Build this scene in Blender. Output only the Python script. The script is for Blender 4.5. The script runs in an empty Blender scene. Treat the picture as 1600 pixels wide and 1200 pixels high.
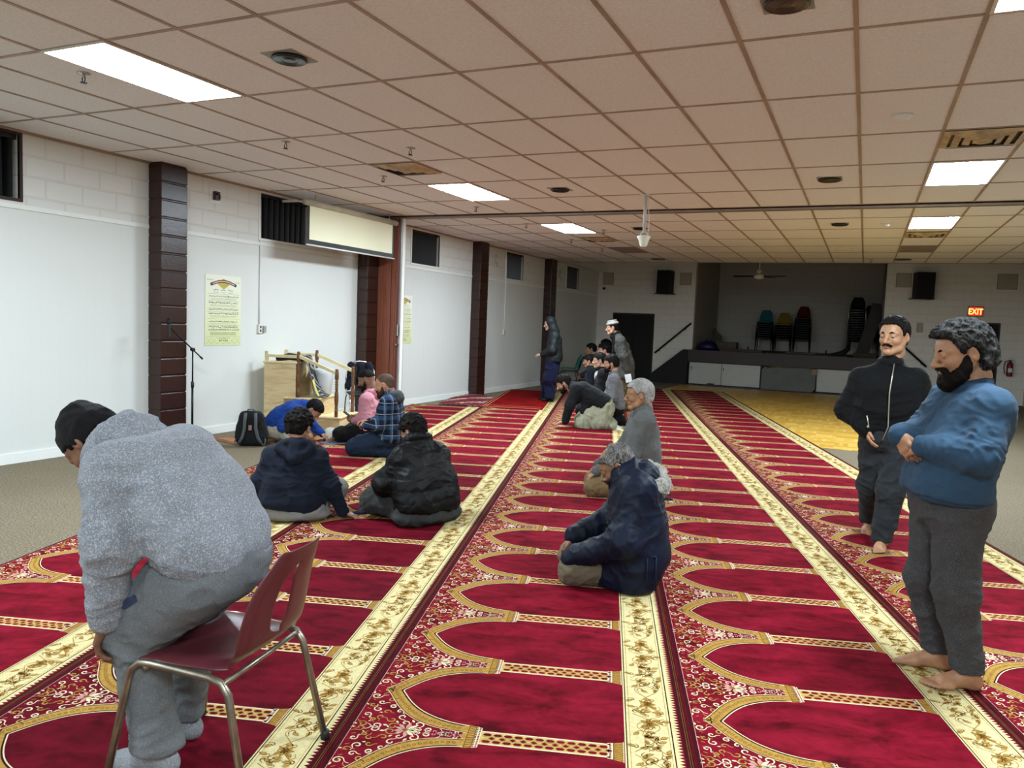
import bpy, bmesh, math, random
import numpy as np
from mathutils import Vector, Matrix
scene = bpy.context.scene
COL = scene.collection
R = math.radians
random.seed(7)
# ------------------------------------------------------------ camera
def make_camera():
    yaw, pit, rol = -0.424095498, -0.0780910374, 0.038858779
    f = Vector((math.sin(yaw)*math.cos(pit), math.cos(yaw)*math.cos(pit), math.sin(pit)))
    r = Vector((math.cos(yaw), -math.sin(yaw), 0)); u = r.cross(f)
    r2 = math.cos(rol)*r + math.sin(rol)*u; u2 = -math.sin(rol)*r + math.cos(rol)*u
    cd = bpy.data.cameras.new('camera'); cd.sensor_width = 36; cd.lens = 1212.40653/1600*36
    cd.clip_start = 0.05; cd.clip_end = 100
    c = bpy.data.objects.new('camera', cd); COL.objects.link(c)
    M = Matrix((r2, u2, -f)).transposed().to_4x4(); M.translation = Vector((0, 0, 1.55733))
    c.matrix_world = M; scene.camera = c
make_camera()
# ------------------------------------------------------------ world, exposure
w = bpy.data.worlds.new('world'); scene.world = w; w.use_nodes = True
w.node_tree.nodes['Background'].inputs[0].default_value = (1, .93, .86, 1)
w.node_tree.nodes['Background'].inputs[1].default_value = 0.0
vs = scene.view_settings
vs.view_transform = 'Standard'; vs.look = 'None'; vs.gamma = 1.0; vs.use_curve_mapping = False
vs.exposure = 2.38
scene.cycles.max_bounces = 6; scene.cycles.diffuse_bounces = 4
scene.cycles.use_denoising = True
LAMP = 17.0          # radiance of the fluorescent diffusers
# room numbers (metres): camera stands at x=0,y=0
XW, XE, YF, YB, ZC = -7.511, 3.66, 22.75, -7.0, 3.215
TH = R(17.4)                     # the rugs lie turned against the room
CV = Vector((math.cos(TH), math.sin(TH), 0)); AV = Vector((-math.sin(TH), math.cos(TH), 0))

# ------------------------------------------------------------ node helper
def srgb(h):
    if isinstance(h, str): h = [int(h[i:i+2], 16)/255 for i in (0, 2, 4)]
    return tuple((c/12.92 if c <= .04045 else ((c+.055)/1.055)**2.4) for c in h)
class NT:
    def __init__(s, name):
        s.m = bpy.data.materials.new(name); s.m.use_nodes = True; s.t = s.m.node_tree
        s.b = s.t.nodes['Principled BSDF']
    def n(s, typ, **k):
        nd = s.t.nodes.new(typ)
        for a, v in k.items():
            if a.startswith('i_'):
                key = a[2:]; key = int(key) if key.isdigit() else key.replace('_', ' ')
                if hasattr(v, 'links') or isinstance(v, bpy.types.NodeSocket): s.t.links.new(v, nd.inputs[key])
                else: nd.inputs[key].default_value = v
            else: setattr(nd, a, v)
        return nd
    def math(s, op, a, b=0.0, c=None):
        nd = s.t.nodes.new('ShaderNodeMath'); nd.operation = op
        for i, v in enumerate((a, b, c)):
            if v is None: continue
            if isinstance(v, bpy.types.NodeSocket): s.t.links.new(v, nd.inputs[i])
            else: nd.inputs[i].default_value = v
        return nd.outputs[0]
    def co(s, which='Object'): return s.t.nodes.new('ShaderNodeTexCoord').outputs[which]
    def mapping(s, v, scale=(1, 1, 1), rot=(0, 0, 0), loc=(0, 0, 0)):
        return s.n('ShaderNodeMapping', i_Vector=v, i_Scale=scale, i_Rotation=rot, i_Location=loc).outputs[0]
    def noise(s, v, scale, detail=2, rough=.5, dist=0.0):
        return s.n('ShaderNodeTexNoise', i_Vector=v, i_Scale=scale, i_Detail=detail, i_Roughness=rough, i_Distortion=dist).outputs[0]
    def ramp(s, f, stops):
        nd = s.n('ShaderNodeValToRGB', i_Fac=f); e = nd.color_ramp.elements
        while len(e) < len(stops): e.new(.5)
        for el, (p, c) in zip(e, stops): el.position = p; el.color = (*c, 1) if len(c) == 3 else c
        return nd.outputs[0]
    def mix(s, f, a, b, mode='MIX'):
        nd = s.t.nodes.new('ShaderNodeMix'); nd.data_type = 'RGBA'; nd.blend_type = mode
        for i, v in ((0, f), (6, a), (7, b)):
            if isinstance(v, bpy.types.NodeSocket): s.t.links.new(v, nd.inputs[i])
            else: nd.inputs[i].default_value = (*v, 1) if isinstance(v, tuple) and len(v) == 3 else v
        return nd.outputs[2]
    def bump(s, h, strength=.3, dist=.01):
        nd = s.n('ShaderNodeBump', i_Height=h, i_Strength=strength, i_Distance=dist)
        s.t.links.new(nd.outputs[0], s.b.inputs['Normal'])
    def set(s, color=None, rough=None, metal=None, sheen=None, coat=None, spec=None):
        for key, v in (('Base Color', color), ('Roughness', rough), ('Metallic', metal), ('Sheen Weight', sheen), ('Coat Weight', coat), ('Specular IOR Level', spec)):
            if v is None: continue
            if isinstance(v, bpy.types.NodeSocket): s.t.links.new(v, s.b.inputs[key])
            else: s.b.inputs[key].default_value = (*v, 1) if isinstance(v, tuple) and len(v) == 3 else v
        return s.m
MC = {}
def mat(name, hexc, rough=.6, metal=0, var=.12, vscale=6, bump=0, bscale=200, sheen=0, coat=0, spec=None):
    """plain procedural material: colour with a slow noise variation and optional fine bump"""
    if name in MC: return MC[name]
    t = NT(name); c = srgb(hexc); o = t.co()
    v = t.noise(o, vscale, 3)
    d = tuple(x*(1-var) for x in c); l = tuple(min(1, x*(1+var)) for x in c)
    col = t.ramp(v, [(.3, d), (.7, l)])
    if bump: t.bump(t.noise(o, bscale, 2), bump, .004)
    t.set(col, rough, metal, sheen or None, coat or None, spec)
    MC[name] = t.m; return t.m
def emis(name, col, st):
    if name in MC: return MC[name]
    t = NT(name); t.b.inputs['Base Color'].default_value = (*[min(1, c) for c in col], 1)
    t.b.inputs['Emission Color'].default_value = (*col, 1); t.b.inputs['Emission Strength'].default_value = st
    MC[name] = t.m; return t.m
# ------------------------------------------------------------ mesh helper
class MB:
    """collects shapes with material slots and links them as one mesh object"""
    def __init__(s): s.v = []; s.f = []; s.mi = []; s.mats = []; s.sm = []
    def slot(s, m):
        if m not in s.mats: s.mats.append(m)
        return s.mats.index(m)
    def add(s, vs, fs, m, smooth=False):
        o = len(s.v); k = s.slot(m); s.v += [tuple(v) for v in vs]
        for f in fs: s.f.append(tuple(i+o for i in f)); s.mi.append(k); s.sm.append(smooth)
        return s
    def box(s, a, b, m, M=None):
        (x0, y0, z0), (x1, y1, z1) = a, b
        vs = [Vector((x, y, z)) for x in (x0, x1) for y in (y0, y1) for z in (z0, z1)]
        if M is not None: vs = [M @ v for v in vs]
        return s.add(vs, [(0, 1, 3, 2), (4, 6, 7, 5), (0, 4, 5, 1), (2, 3, 7, 6), (0, 2, 6, 4), (1, 5, 7, 3)], m)
    def quad(s, p, m): return s.add(p, [tuple(range(len(p)))], m)
    def prism(s, poly, z0, z1, m, M=None):
        n = len(poly); vs = [Vector((x, y, z)) for z in (z0, z1) for x, y in poly]
        if M is not None: vs = [M @ v for v in vs]
        fs = [tuple(reversed(range(n))), tuple(range(n, 2*n))]+[(i, (i+1) % n, n+(i+1) % n, n+i) for i in range(n)]
        return s.add(vs, fs, m)
    def tube(s, pts, r, m, n=10, closed=False, smooth=True, flat=1.0):
        pts = [Vector(p) for p in pts]; N = len(pts); rr = r if isinstance(r, (list, tuple)) else [r]*N
        vs = []; up = None
        for i, p in enumerate(pts):
            if closed: d = pts[(i+1) % N]-pts[i-1]
            else: d = pts[min(i+1, N-1)]-pts[max(i-1, 0)]
            d.normalize()
            if up is None: up = Vector((0, 0, 1)) if abs(d.z) < .9 else Vector((1, 0, 0))
            a = up-d*up.dot(d); a.normalize(); up = a; b = d.cross(a)
            for k in range(n):
                t = 2*math.pi*k/n; vs.append(p+(a*math.cos(t)*flat+b*math.sin(t))*rr[i])
        fs = []
        for i in range(N if closed else N-1):
            j = (i+1) % N
            for k in range(n): fs.append((i*n+k, i*n+(k+1) % n, j*n+(k+1) % n, j*n+k))
        if not closed: fs += [tuple(reversed(range(n))), tuple(range((N-1)*n, N*n))]
        return s.add(vs, fs, m, smooth)
    def lathe(s, prof, m, M=None, n=20, smooth=True):
        """prof: list of (r,z) turned round z"""
        vs = []; fs = []
        for r, z in prof:
            for k in range(n):
                t = 2*math.pi*k/n; v = Vector((r*math.cos(t), r*math.sin(t), z)); vs.append(M @ v if M is not None else v)
        L = len(prof)
        for i in range(L-1):
            for k in range(n): fs.append((i*n+k, i*n+(k+1) % n, (i+1)*n+(k+1) % n, (i+1)*n+k))
        fs += [tuple(reversed(range(n))), tuple(range((L-1)*n, L*n))]
        return s.add(vs, fs, m, smooth)
    def build(s, name, parent=None, loc=None, rz=0, bevel=0, kind=None, off=None):
        me = bpy.data.meshes.new(name); me.from_pydata(s.v, [], s.f)
        for m in s.mats: me.materials.append(m)
        me.polygons.foreach_set('material_index', s.mi); me.polygons.foreach_set('use_smooth', s.sm); me.update()
        o = bpy.data.objects.new(name, me); COL.objects.link(o)
        if parent: o.parent = parent
        if loc is not None: o.location = loc
        if rz: o.rotation_euler = (0, 0, rz)
        if bevel:
            md = o.modifiers.new('bevel', 'BEVEL'); md.width = bevel; md.segments = 2; md.limit_method = 'ANGLE'; md.angle_limit = R(40)
        if kind: o['kind'] = kind
        return o
def tag(o, label, cat, group=None, kind=None):
    o['label'] = label; o['category'] = cat
    if group: o['group'] = group
    if kind: o['kind'] = kind
    return o
def empty(name, loc, rz=0, label=None, cat=None, group=None):
    o = bpy.data.objects.new(name, None); COL.objects.link(o); o.location = loc; o.rotation_euler = (0, 0, rz); o.empty_display_size = .1
    if label: tag(o, label, cat, group)
    return o
def copy_tree(o, parent=None):
    c = o.copy(); COL.objects.link(c)
    if parent: c.parent = parent
    for ch in list(o.children): copy_tree(ch, c)
    return c
def T(loc, rz=0, ry=0, rx=0): return Matrix.Translation(Vector(loc)) @ Matrix.Rotation(rz, 4, 'Z') @ Matrix.Rotation(ry, 4, 'Y') @ Matrix.Rotation(rx, 4, 'X')

# ------------------------------------------------------------ room materials
def m_floor():
    t = NT('floor_carpet'); o = t.co()
    a = t.noise(o, 75, 3, .8); b = t.noise(o, 1.3, 3, .6)
    c = t.ramp(a, [(.35, srgb('43392b')), (.5, srgb('6e624d')), (.66, srgb('a1947a'))])
    c = t.mix(t.math('MULTIPLY', b, .55), c, srgb('5c5039')); t.bump(a, .5, .01)
    return t.set(c, .95)
def m_block(name, hexc, bw=.4, bh=.2, depth=.6, rough=.55, axis='yz', mort=.012, top=None):
    """painted concrete block"""
    t = NT(name); o = t.co('Object'); sp = t.n('ShaderNodeSeparateXYZ', i_Vector=o).outputs
    cb = t.n('ShaderNodeCombineXYZ', i_X=sp[1] if axis == 'yz' else sp[0], i_Y=sp[2])
    br = t.n('ShaderNodeTexBrick', i_Vector=cb.outputs[0], i_Scale=1.0, i_Mortar_Size=mort, i_Mortar_Smooth=.3, i_Brick_Width=bw, i_Row_Height=bh)
    br.inputs['Color1'].default_value = (1, 1, 1, 1); br.inputs['Color2'].default_value = (1, 1, 1, 1); br.inputs['Mortar'].default_value = (0, 0, 0, 1)
    c = srgb(hexc); nz = t.noise(o, 40, 4, .7)
    col = t.mix(t.math('MULTIPLY', t.math('SUBTRACT', 1.0, br.outputs[0]), .18), c, tuple(x*.55 for x in c))
    h = t.math('ADD', br.outputs[0], t.math('MULTIPLY', nz, .35))
    t.bump(h, depth, .006)
    return t.set(col, rough)
def m_panel(name, hexc, gs=.16, bs=.35):
    """white painted grooved boards"""
    t = NT(name); o = t.co('Object'); sp = t.n('ShaderNodeSeparateXYZ', i_Vector=o).outputs
    f = t.math('FRACT', t.math('DIVIDE', sp[1], .1016)); g = t.math('COMPARE', f, .5, .06)
    c = srgb(hexc); col = t.mix(t.math('MULTIPLY', g, gs), c, tuple(x*.6 for x in c))
    col = t.mix(t.math('MULTIPLY', t.noise(o, 3, 3), .08), col, srgb('b9bdb2'))
    t.bump(t.math('SUBTRACT', 1.0, g), bs, .004)
    return t.set(col, .5)
def m_ceiling():
    t = NT('acoustic_tile'); o = t.co(); a = t.noise(o, 55, 4, .75); b = t.noise(o, .5, 2)
    c = t.ramp(a, [(.3, srgb('d8d6d6')), (.6, srgb('ebeaea')), (.75, srgb('f3f2f2'))])
    c = t.mix(t.math('MULTIPLY', b, .35), c, srgb('e2dcda')); t.bump(a, .35, .006)
    return t.set(c, .9)
def m_parquet():
    t = NT('parquet'); o = t.co(); sp = t.n('ShaderNodeSeparateXYZ', i_Vector=o).outputs
    s = .305
    fx = t.math('FLOOR', t.math('DIVIDE', sp[0], s)); fy = t.math('FLOOR', t.math('DIVIDE', sp[1], s))
    chk = t.math('MODULO', t.math('ABSOLUTE', t.math('ADD', fx, fy)), 2.0)
    ux = t.math('DIVIDE', sp[0], s/5); uy = t.math('DIVIDE', sp[1], s/5)
    sel = t.n('ShaderNodeMix', data_type='FLOAT'); t.t.links.new(chk, sel.inputs[0]); t.t.links.new(ux, sel.inputs[2]); t.t.links.new(uy, sel.inputs[3])
    cell = t.math('FLOOR', sel.outputs[0]); fr = t.math('FRACT', sel.outputs[0])
    h = t.n('ShaderNodeTexWhiteNoise', noise_dimensions='3D'); cv = t.n('ShaderNodeCombineXYZ', i_X=fx, i_Y=fy, i_Z=cell); t.t.links.new(cv.outputs[0], h.inputs[0])
    c = t.ramp(h.outputs[0], [(0, srgb('b98e33')), (.5, srgb('cba044')), (1, srgb('d9b25a'))])
    gap = t.math('COMPARE', fr, .0, .05)
    c = t.mix(t.math('MULTIPLY', gap, .35), c, srgb('6b4718'))
    t.bump(t.math('SUBTRACT', 1.0, gap), .1, .002)
    return t.set(c, t.math('MULTIPLY_ADD', t.noise(o, 5), .2, .3))
def m_wood(name, a, b, scale=3, rough=.45, stretch=(1, 1, 8), coat=0):
    t = NT(name); o = t.mapping(t.co(), stretch)
    n = t.noise(o, scale, 5, .6, 1.2); c = t.ramp(n, [(.3, srgb(a)), (.55, srgb(b)), (.75, srgb(a))])
    t.bump(n, .12, .002); return t.set(c, rough, coat=coat or None)
M_CARPET = m_floor(); M_BLOCK = m_block('white_block', 'd6d6d0'); M_BLOCKF = m_block('far_block', 'e8e4da', axis='xz', depth=.45)
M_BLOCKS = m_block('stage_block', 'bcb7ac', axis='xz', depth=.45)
M_BROWN = m_block('brown_block', '2f1710', bw=.8, bh=.2, depth=1.0, rough=.28, mort=.016)
M_PANEL = m_panel('grooved_panel', 'd2d4cf'); M_CEIL = m_ceiling(); M_PARQ = m_parquet()
M_WHITE = mat('white_paint', 'e2e3de', .45, var=.03, vscale=2)
M_TBAR = mat('ceiling_grid', 'a08b7c', .5, var=.2, vscale=3)
M_BLACK = mat('black_plastic', '0b0b0c', .5, var=.3); M_DARKV = mat('dark_void', '050505', .9)
M_STEEL = mat('steel', 'b9b7b0', .3, 1, var=.05); M_DKMET = mat('dark_metal', '17171a', .4, .6)

# ------------------------------------------------------------ room shell
def shell():
    b = MB(); b.box((XW-.3, YB, -.1), (XE+.3, YF+3.5, 0), M_CARPET); b.build('floor', kind='structure')
    b = MB(); b.box((-4.7, 11.5, 0.0), (1.5, 22.0, .006), M_PARQ); b.build('floor_parquet', kind='structure')
    # left wall: grooved panel below, block above
    ZS = 2.5
    b = MB()
    wins = [(4.0, 4.93), (8.2, 9.2), (12.03, 13.03), (16.05, 17.03), (19.97, 20.95)]
    b.box((XW-.2, YB, 0), (XW, 10.6, ZS), m_panel('smooth_panel', 'd4d6d1', .03, .08)); b.box((XW-.2, 10.6, 0), (XW, YF, ZS), M_PANEL)
    ys = [YB]+[v for wv in wins for v in wv]+[YF]
    for i in range(0, len(ys), 2): b.box((XW-.2, ys[i], ZS), (XW, ys[i+1], ZC+.75), M_BLOCK)
    for y0, y1 in wins:
        b.box((XW-.2, y0, ZS), (XW, y1, 2.57), M_BLOCK); b.box((XW-.2, y0, 3.19), (XW, y1, ZC+.75), M_BLOCK)
    b.build('wall_left', kind='structure')
    b = MB(); b.box((XW, YB, 2.47), (XW+.012, YF, 2.515), M_WHITE); b.build('trim_1', kind='structure')
    blind = mat('black_slat', '0a0a0b', .45)
    for i, (y0, y1) in enumerate(wins):
        b = MB(); b.box((XW-.19, y0, 2.57), (XW-.15, y1, 3.19), M_DARKV)
        wv = empty('window_%d' % (i+1), (0, 0, 0)); wv['kind'] = 'structure'
        b.build('pane', wv)
        f = MB()
        for a, c in (((y0-.03, 2.54), (y1+.03, 2.57)), ((y0-.03, 3.17), (y1+.03, 3.2)), ((y0-.03, 2.57), (y0, 3.17)), ((y1, 2.57), (y1+.03, 3.17))):
            f.box((XW-.02, a[0], a[1]), (XW+.012, c[0], c[1]), M_WHITE if i != 0 else mat('brown_frame', '2e1a15'))
        f.build('window_frame', wv)
        s = MB(); n = 9
        for k in range(n):
            yy = y0+.06+(y1-y0-.12)*k/(n-1); s.box((-.045, -.006, 2.58), (.045, .006, 3.17), blind, T((XW-.08, yy, 0), R(28)))
        s.box((XW-.12, y0, 3.13), (XW-.03, y1, 3.185), blind); s.build('blind', wv)
    b = MB(); b.box((XE, YB, 0), (XE+.2, YF, ZC+.7), m_block('right_block', 'c3bcae')); b.build('wall_right', kind='structure')
    b = MB(); b.box((XW-.2, YB-.2, 0), (XE+.2, YB, ZC+.2), M_WHITE); b.build('wall_back', kind='structure')
    # far wall with the stage opening and two doors
    b = MB(); x0, x1, zs = -4.57, .40, .99; ZT = ZC+.75
    b.box((XW, YF, 0), (-7.0, YF+.2, ZT), M_BLOCKF); b.box((-7.0, YF, 2.0), (-5.72, YF+.2, ZT), M_BLOCKF)
    b.box((-5.72, YF, 0), (x0, YF+.2, ZT), M_BLOCKF); b.box((x0, YF, 0), (x1, YF+.2, .93), M_BLOCKF)
    b.box((x1, YF, 0), (2.2, YF+.2, ZT), M_BLOCKF); b.box((2.2, YF, 2.03), (3.05, YF+.2, ZT), M_BLOCKF); b.box((3.05, YF, 0), (XE, YF+.2, ZT), M_BLOCKF)
    b.build('wall_far', kind='structure')
    # stage room behind
    b = MB(); yb = 26.7
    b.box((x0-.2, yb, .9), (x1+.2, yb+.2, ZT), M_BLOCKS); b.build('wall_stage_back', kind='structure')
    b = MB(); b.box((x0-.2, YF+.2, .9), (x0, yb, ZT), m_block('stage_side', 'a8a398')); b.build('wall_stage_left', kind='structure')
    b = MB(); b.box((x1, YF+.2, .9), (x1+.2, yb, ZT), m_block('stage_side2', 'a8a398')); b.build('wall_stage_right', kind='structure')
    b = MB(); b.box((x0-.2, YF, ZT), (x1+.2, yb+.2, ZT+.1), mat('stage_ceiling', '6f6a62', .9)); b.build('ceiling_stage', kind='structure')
    b = MB(); b.box((x0, YF-.0, .9), (x1, yb, .99), mat('stage_floor', '3a2a20', .6)); b.build('floor_stage', kind='structure')
    # corner frame of the opening
    b = MB(); b.box((x1-.05, YF-.02, .99), (x1, YF+.02, ZT), mat('brown_trim', '33211b', .5)); b.build('trim_2', kind='structure')
    # ceiling of tiles with its T grid, lamps and grilles set into cells
    b = MB(); X0, Y0 = -.157, 4.677
    b.quad([(XW, YB, ZC), (XE, YB, ZC), (XE, 19.31, ZC), (XW, 19.31, ZC)][::-1], M_CEIL)
    b.box((XW, 19.27, ZC), (XE, 19.31, ZC+.75), M_WHITE)
    for i in range(-13, 7):
        x = X0+.61*i
        if XW < x < XE: b.box((x-.013, YB, ZC-.006), (x+.013, 19.3, ZC+.001), M_TBAR)
    for k in range(-8, 13):
        y = Y0+1.22*k
        if YB < y < 19.4: b.box((XW, y-.013, ZC-.0055), (XE, y+.013, ZC+.001), M_TBAR)
    b.box((XW, YB, ZC-.02), (XW+.02, 19.31, ZC), M_TBAR)
    b.build('ceiling', kind='structure')
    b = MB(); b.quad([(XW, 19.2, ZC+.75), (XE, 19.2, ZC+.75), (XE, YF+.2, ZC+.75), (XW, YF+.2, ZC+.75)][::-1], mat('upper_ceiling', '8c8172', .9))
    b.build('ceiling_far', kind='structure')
    b = MB(); b.box((XW, 19.31, ZC-.01), (XW+.28, YF, ZC+.75), M_WHITE); b.build('trim_3', kind='structure')
    # baseboards
    b = MB(); b.box((XW, YB, 0), (XW+.015, YF, .10), M_WHITE); b.build('baseboard_left', kind='structure')
    b = MB(); b.box((XW, YF-.015, 0), (-7.05, YF, .1), mat('dark_base', '2c2622')); b.box((-5.7, YF-.015, 0), (x0, YF, .1), MC['dark_base']); b.box((x1, YF-.015, 0), (2.15, YF, .1), MC['dark_base']); b.build('baseboard_far', kind='structure')
    # doors
    dm = mat('brown_door', '0a0705', .7)
    for n, a, c, z in ((1, -7.0, -5.72, 2.0), (2, 2.2, 3.05, 2.03)):
        e = empty('door_%d' % n, (a, YF, 0)); e['kind'] = 'structure'
        wd = c-a
        d = MB(); d.box((.04, .06, .01), (wd-.04, .10, z-.04), dm)
        if n == 1: d.box((wd/2-.006, .055, .01), (wd/2+.006, .06, z-.04), M_DARKV)
        d.build('door_panel', e)
        d = MB(); fr = mat('door_frame', '2a201a' if n == 1 else 'b7b0a3', .5)
        d.box((0, -.02, 0), (.04, .1, z), fr); d.box((wd-.04, -.02, 0), (wd, .1, z), fr); d.box((.04, -.02, z-.04), (wd-.04, .1, z), fr); d.build('door_frame', e)
        d = MB(); d.tube([(wd/2-.1 if n == 1 else wd-.15, .02, 1.0), (wd/2-.1 if n == 1 else wd-.15, .05, 1.0)], .025, M_DKMET); d.build('door_handle', e)
    # brown block pilasters
    b = MB()
    for i, y0 in enumerate((6.41, 10.42, 14.40, 18.36)):
        b = MB(); z = 0
        while z < ZC-.02:
            z2 = min(z+.2, ZC); b.box((XW, y0+.002, z+.004), (XW+.2, y0+.378, z2-.004), M_BROWN); z += .2
        b.box((XW, y0+.008, 0), (XW+.192, y0+.37, ZC), M_BROWN)
        o = b.build('trim_pilaster', bevel=.008, kind='structure')
shell()
# ------------------------------------------------------------ ceiling things
def ceiling_things():
    X0, Y0 = -.157, 4.677
    lens = emis('lamp_diffuser', (.82, .97, 1.08), LAMP)
    fr = mat('lamp_frame', 'd8d4cb', .5, var=.02)
    def lamp(x, y, label):
        e = empty('ceiling_light', (x, y, ZC), 0, label, 'ceiling light', 'fluorescent ceiling lights')
        b = MB(); b.quad([(-.28, -.585, -.010), (-.28, .585, -.010), (.28, .585, -.010), (.28, -.585, -.010)], lens); b.build('diffuser', e)
        b = MB()
        for a, c in (((-.3, -.605), (-.28, .605)), ((.28, -.605), (.3, .605)), ((-.28, -.605), (.28, -.585)), ((-.28, .585), (.28, .605))): b.box((a[0], a[1], -.014), (c[0], c[1], .0), fr)
        b.build('frame', e); return e
    XL, XR = X0-7.5*.61, X0+1.5*.61
    for y, l in ((4.05, 'large bright rectangular light at upper left, nearest on the left side'), (8.95, 'bright rectangular light in front of the projection screen, middle one on the left side'), (12.6, 'small bright rectangular light beyond the partition track on the left side')): lamp(XL, y, l)
    for y, l in ((4.05, 'bright rectangular light cut off by the upper right corner'), (8.95, 'bright rectangular light beside the large vent at right'), (12.6, 'bright rectangular light beyond the partition track at right')): lamp(XR, y, l)
    for x in (XL, XR):  # out-of-view rows continuing the lamp pattern, added for more total light
        for y in (-.83, -4.49): lamp(x, y, 'unseen rectangular ceiling light added %s behind the photographer, %s side' % ('just' if y > -2 else 'farther', 'left' if x < -2 else 'right'))
    # square air diffusers
    vm = mat('vent_metal', 'b39d78', .45, var=.35, vscale=9)
    def vent(x, y, label, dark=False):
        e = empty('air_vent', (x, y, ZC), 0, label, 'air vent', 'square ceiling air vents')
        b = MB(); b.box((-.29, -.29, -.008), (.29, .29, -.002), M_BLACK); b.build('backing', e)
        b = MB()
        for k, (ro, zo) in enumerate(((.295, -.012), (.215, -.02), (.14, -.028), (.07, -.036))):
            ri = ro-.05; zi = zo+.0
            for q in range(4):
                c, s = math.cos(q*math.pi/2), math.sin(q*math.pi/2)
                pt = [(ro, -ro, zo), (ro, ro, zo), (ri, ri, zi-.018), (ri, -ri, zi-.018)]
                b.quad([(c*x_-s*y_, s*x_+c*y_, z_) for x_, y_, z_ in pt], vm)
        b.quad([(-.03, -.03, -.054), (-.03, .03, -.054), (.03, .03, -.054), (.03, -.03, -.054)], vm)
        b.build('louvre', e)
    vent(XR, 7.42, 'big square beige air vent right beside the middle right light')
    vent(XL, 7.42, 'square beige air vent in front of the projection screen light')
    vent(XR, 13.95, 'small square air vent just beyond the far right light')
    vent(XL, 14.2, 'small dark square air vent just beyond the far left light')
    # round ceiling speakers on square plates
    def speaker(x, y, label):
        e = empty('ceiling_speaker', (x, y, ZC), 0, label, 'ceiling speaker', 'black round ceiling speakers')
        b = MB(); b.box((-.125, -.13, -.004), (.125, .13, .0), mat('speaker_plate', '8e9186', .5)); b.build('plate', e)
        b = MB(); b.lathe([(.11, -.004), (.115, -.018), (.105, -.026), (.085, -.018), (.07, -.024), (.05, -.016), (.035, -.024), (.01, -.02)], mat('speaker_cone', '0d0d0e', .25)); b.build('cone', e)
    for x, y, l in ((-3.51, 4.08, 'large round black speaker on a square plate near the upper left light'), (-.47, 4.2, 'round black speaker cut by the top edge of the photo'), (-3.52, 9.0, 'round black speaker in the tile right of the projection screen light'),
                    (-.46, 9.0, 'round black speaker in the tile left of the middle right light'), (-.46, 12.6, 'round black speaker beyond the partition track, right of centre'), (-3.53, 12.72, 'round black speaker behind the hanging projector pole')): speaker(x, y, l)
    # sprinkler heads
    def sprinkler(x, y, label):
        e = empty('sprinkler', (x, y, ZC), 0, label, 'sprinkler', 'ceiling sprinkler heads')
        b = MB(); b.lathe([(.045, 0), (.045, -.006), (.02, -.012), (.012, -.014), (.012, -.03)], M_STEEL, n=14); b.build('escutcheon', e)
        b = MB(); b.tube([(-.014, 0, -.03), (-.014, 0, -.055), (0, 0, -.066)], .004, M_DKMET, 6); b.tube([(.014, 0, -.03), (.014, 0, -.055), (0, 0, -.066)], .004, M_DKMET, 6); b.lathe([(.005, -.064), (.024, -.067), (.024, -.070), (.002, -.071)], M_DKMET, n=12); b.build('deflector', e)
    for x, y, l in ((-5.19, 3.88, 'sprinkler head beside the large upper left light'), (-5.2, 6.01, 'sprinkler head above the wall left of the vent'), (-4.14, 6.56, 'dark sprinkler head right in front of the beige square vent'), (-5.25, 10.12, 'sprinkler head just in front of the track near the screen'),
                    (-5.24, 11.93, 'sprinkler head left of the farthest left light'), (-4.21, 12.89, 'sprinkler head right of the farthest left light'), (-5.29, 14.24, 'sprinkler head left of the small dark far vent'), (-5.21, 15.91, 'sprinkler head left of the grey ceiling tile'), (-5.26, 7.76, 'pale sprinkler pendant left of the beige vent by the screen'), (.0, 18.3, 'sprinkler head above the right end of the stage')): sprinkler(x, y, l)
    # smoke detectors
    for x, y, l in ((.14, 6.57, 'round white smoke detector near the upper right'), (.16, 12.63, 'round white smoke detector beyond the partition track')):
        e = empty('smoke_detector', (x, y, ZC), 0, l, 'smoke detector', 'white smoke detectors')
        b = MB(); b.lathe([(.07, 0), (.072, -.012), (.055, -.022), (.05, -.035), (.03, -.042), (.002, -.043)], M_WHITE); b.build('housing', e)
    for x, y, l in ((-3.5, 16.1, 'round flush white lamp in the far ceiling, left one'), (-.47, 16.1, 'round flush white lamp in the far ceiling, right one')):
        b = MB(); b.lathe([(.15, 0), (.15, -.012), (.12, -.014), (.118, -.004), (.01, -.005)], mat('downlight', 'e6dcc8', .4, var=.02)); o = b.build('recessed_lamp', loc=(x, y, ZC)); tag(o, l, 'lamp', 'flush round lamps')
    for x, y, l in ((-3.3, 18.4, 'dark round plate in the ceiling by the left wall speaker'), (.6, 18.4, 'dark oval plate in the ceiling above the right wall speaker')):
        b = MB(); b.lathe([(.17, 0), (.17, -.01), (.14, -.013), (.01, -.013)], M_BLACK); o = b.build('ceiling_plate', loc=(x if x > 0 else -4.62, y, ZC)); tag(o, l, 'ceiling plate', 'dark round ceiling plates')
    b = MB(); gm = mat('grey_tile', '8b8078', .9)
    b.box((-5.03, 15.67, -.003), (-4.44, 16.86, 0), gm); o = b.build('ceiling_tile', loc=(0, 0, ZC)); tag(o, 'grey replacement ceiling tile beyond the far left light', 'ceiling tile', 'darker ceiling tiles')
    b = MB(); b.box((.47, 15.67, -.003), (1.05, 16.86, 0), gm); o = b.build('ceiling_tile', loc=(0, 0, ZC)); tag(o, 'darker ceiling tile beyond the far right vent', 'ceiling tile', 'darker ceiling tiles')
    # partition track across the ceiling
    b = MB(); tm = mat('track_metal', '9b9188', .4, .4)
    b.box((XW, 10.79, ZC-.045), (XE, 10.83, ZC), tm); b.box((XW, 10.87, ZC-.045), (XE, 10.91, ZC), tm); b.box((XW, 10.79, ZC-.02), (XE, 10.91, ZC), tm)
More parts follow.
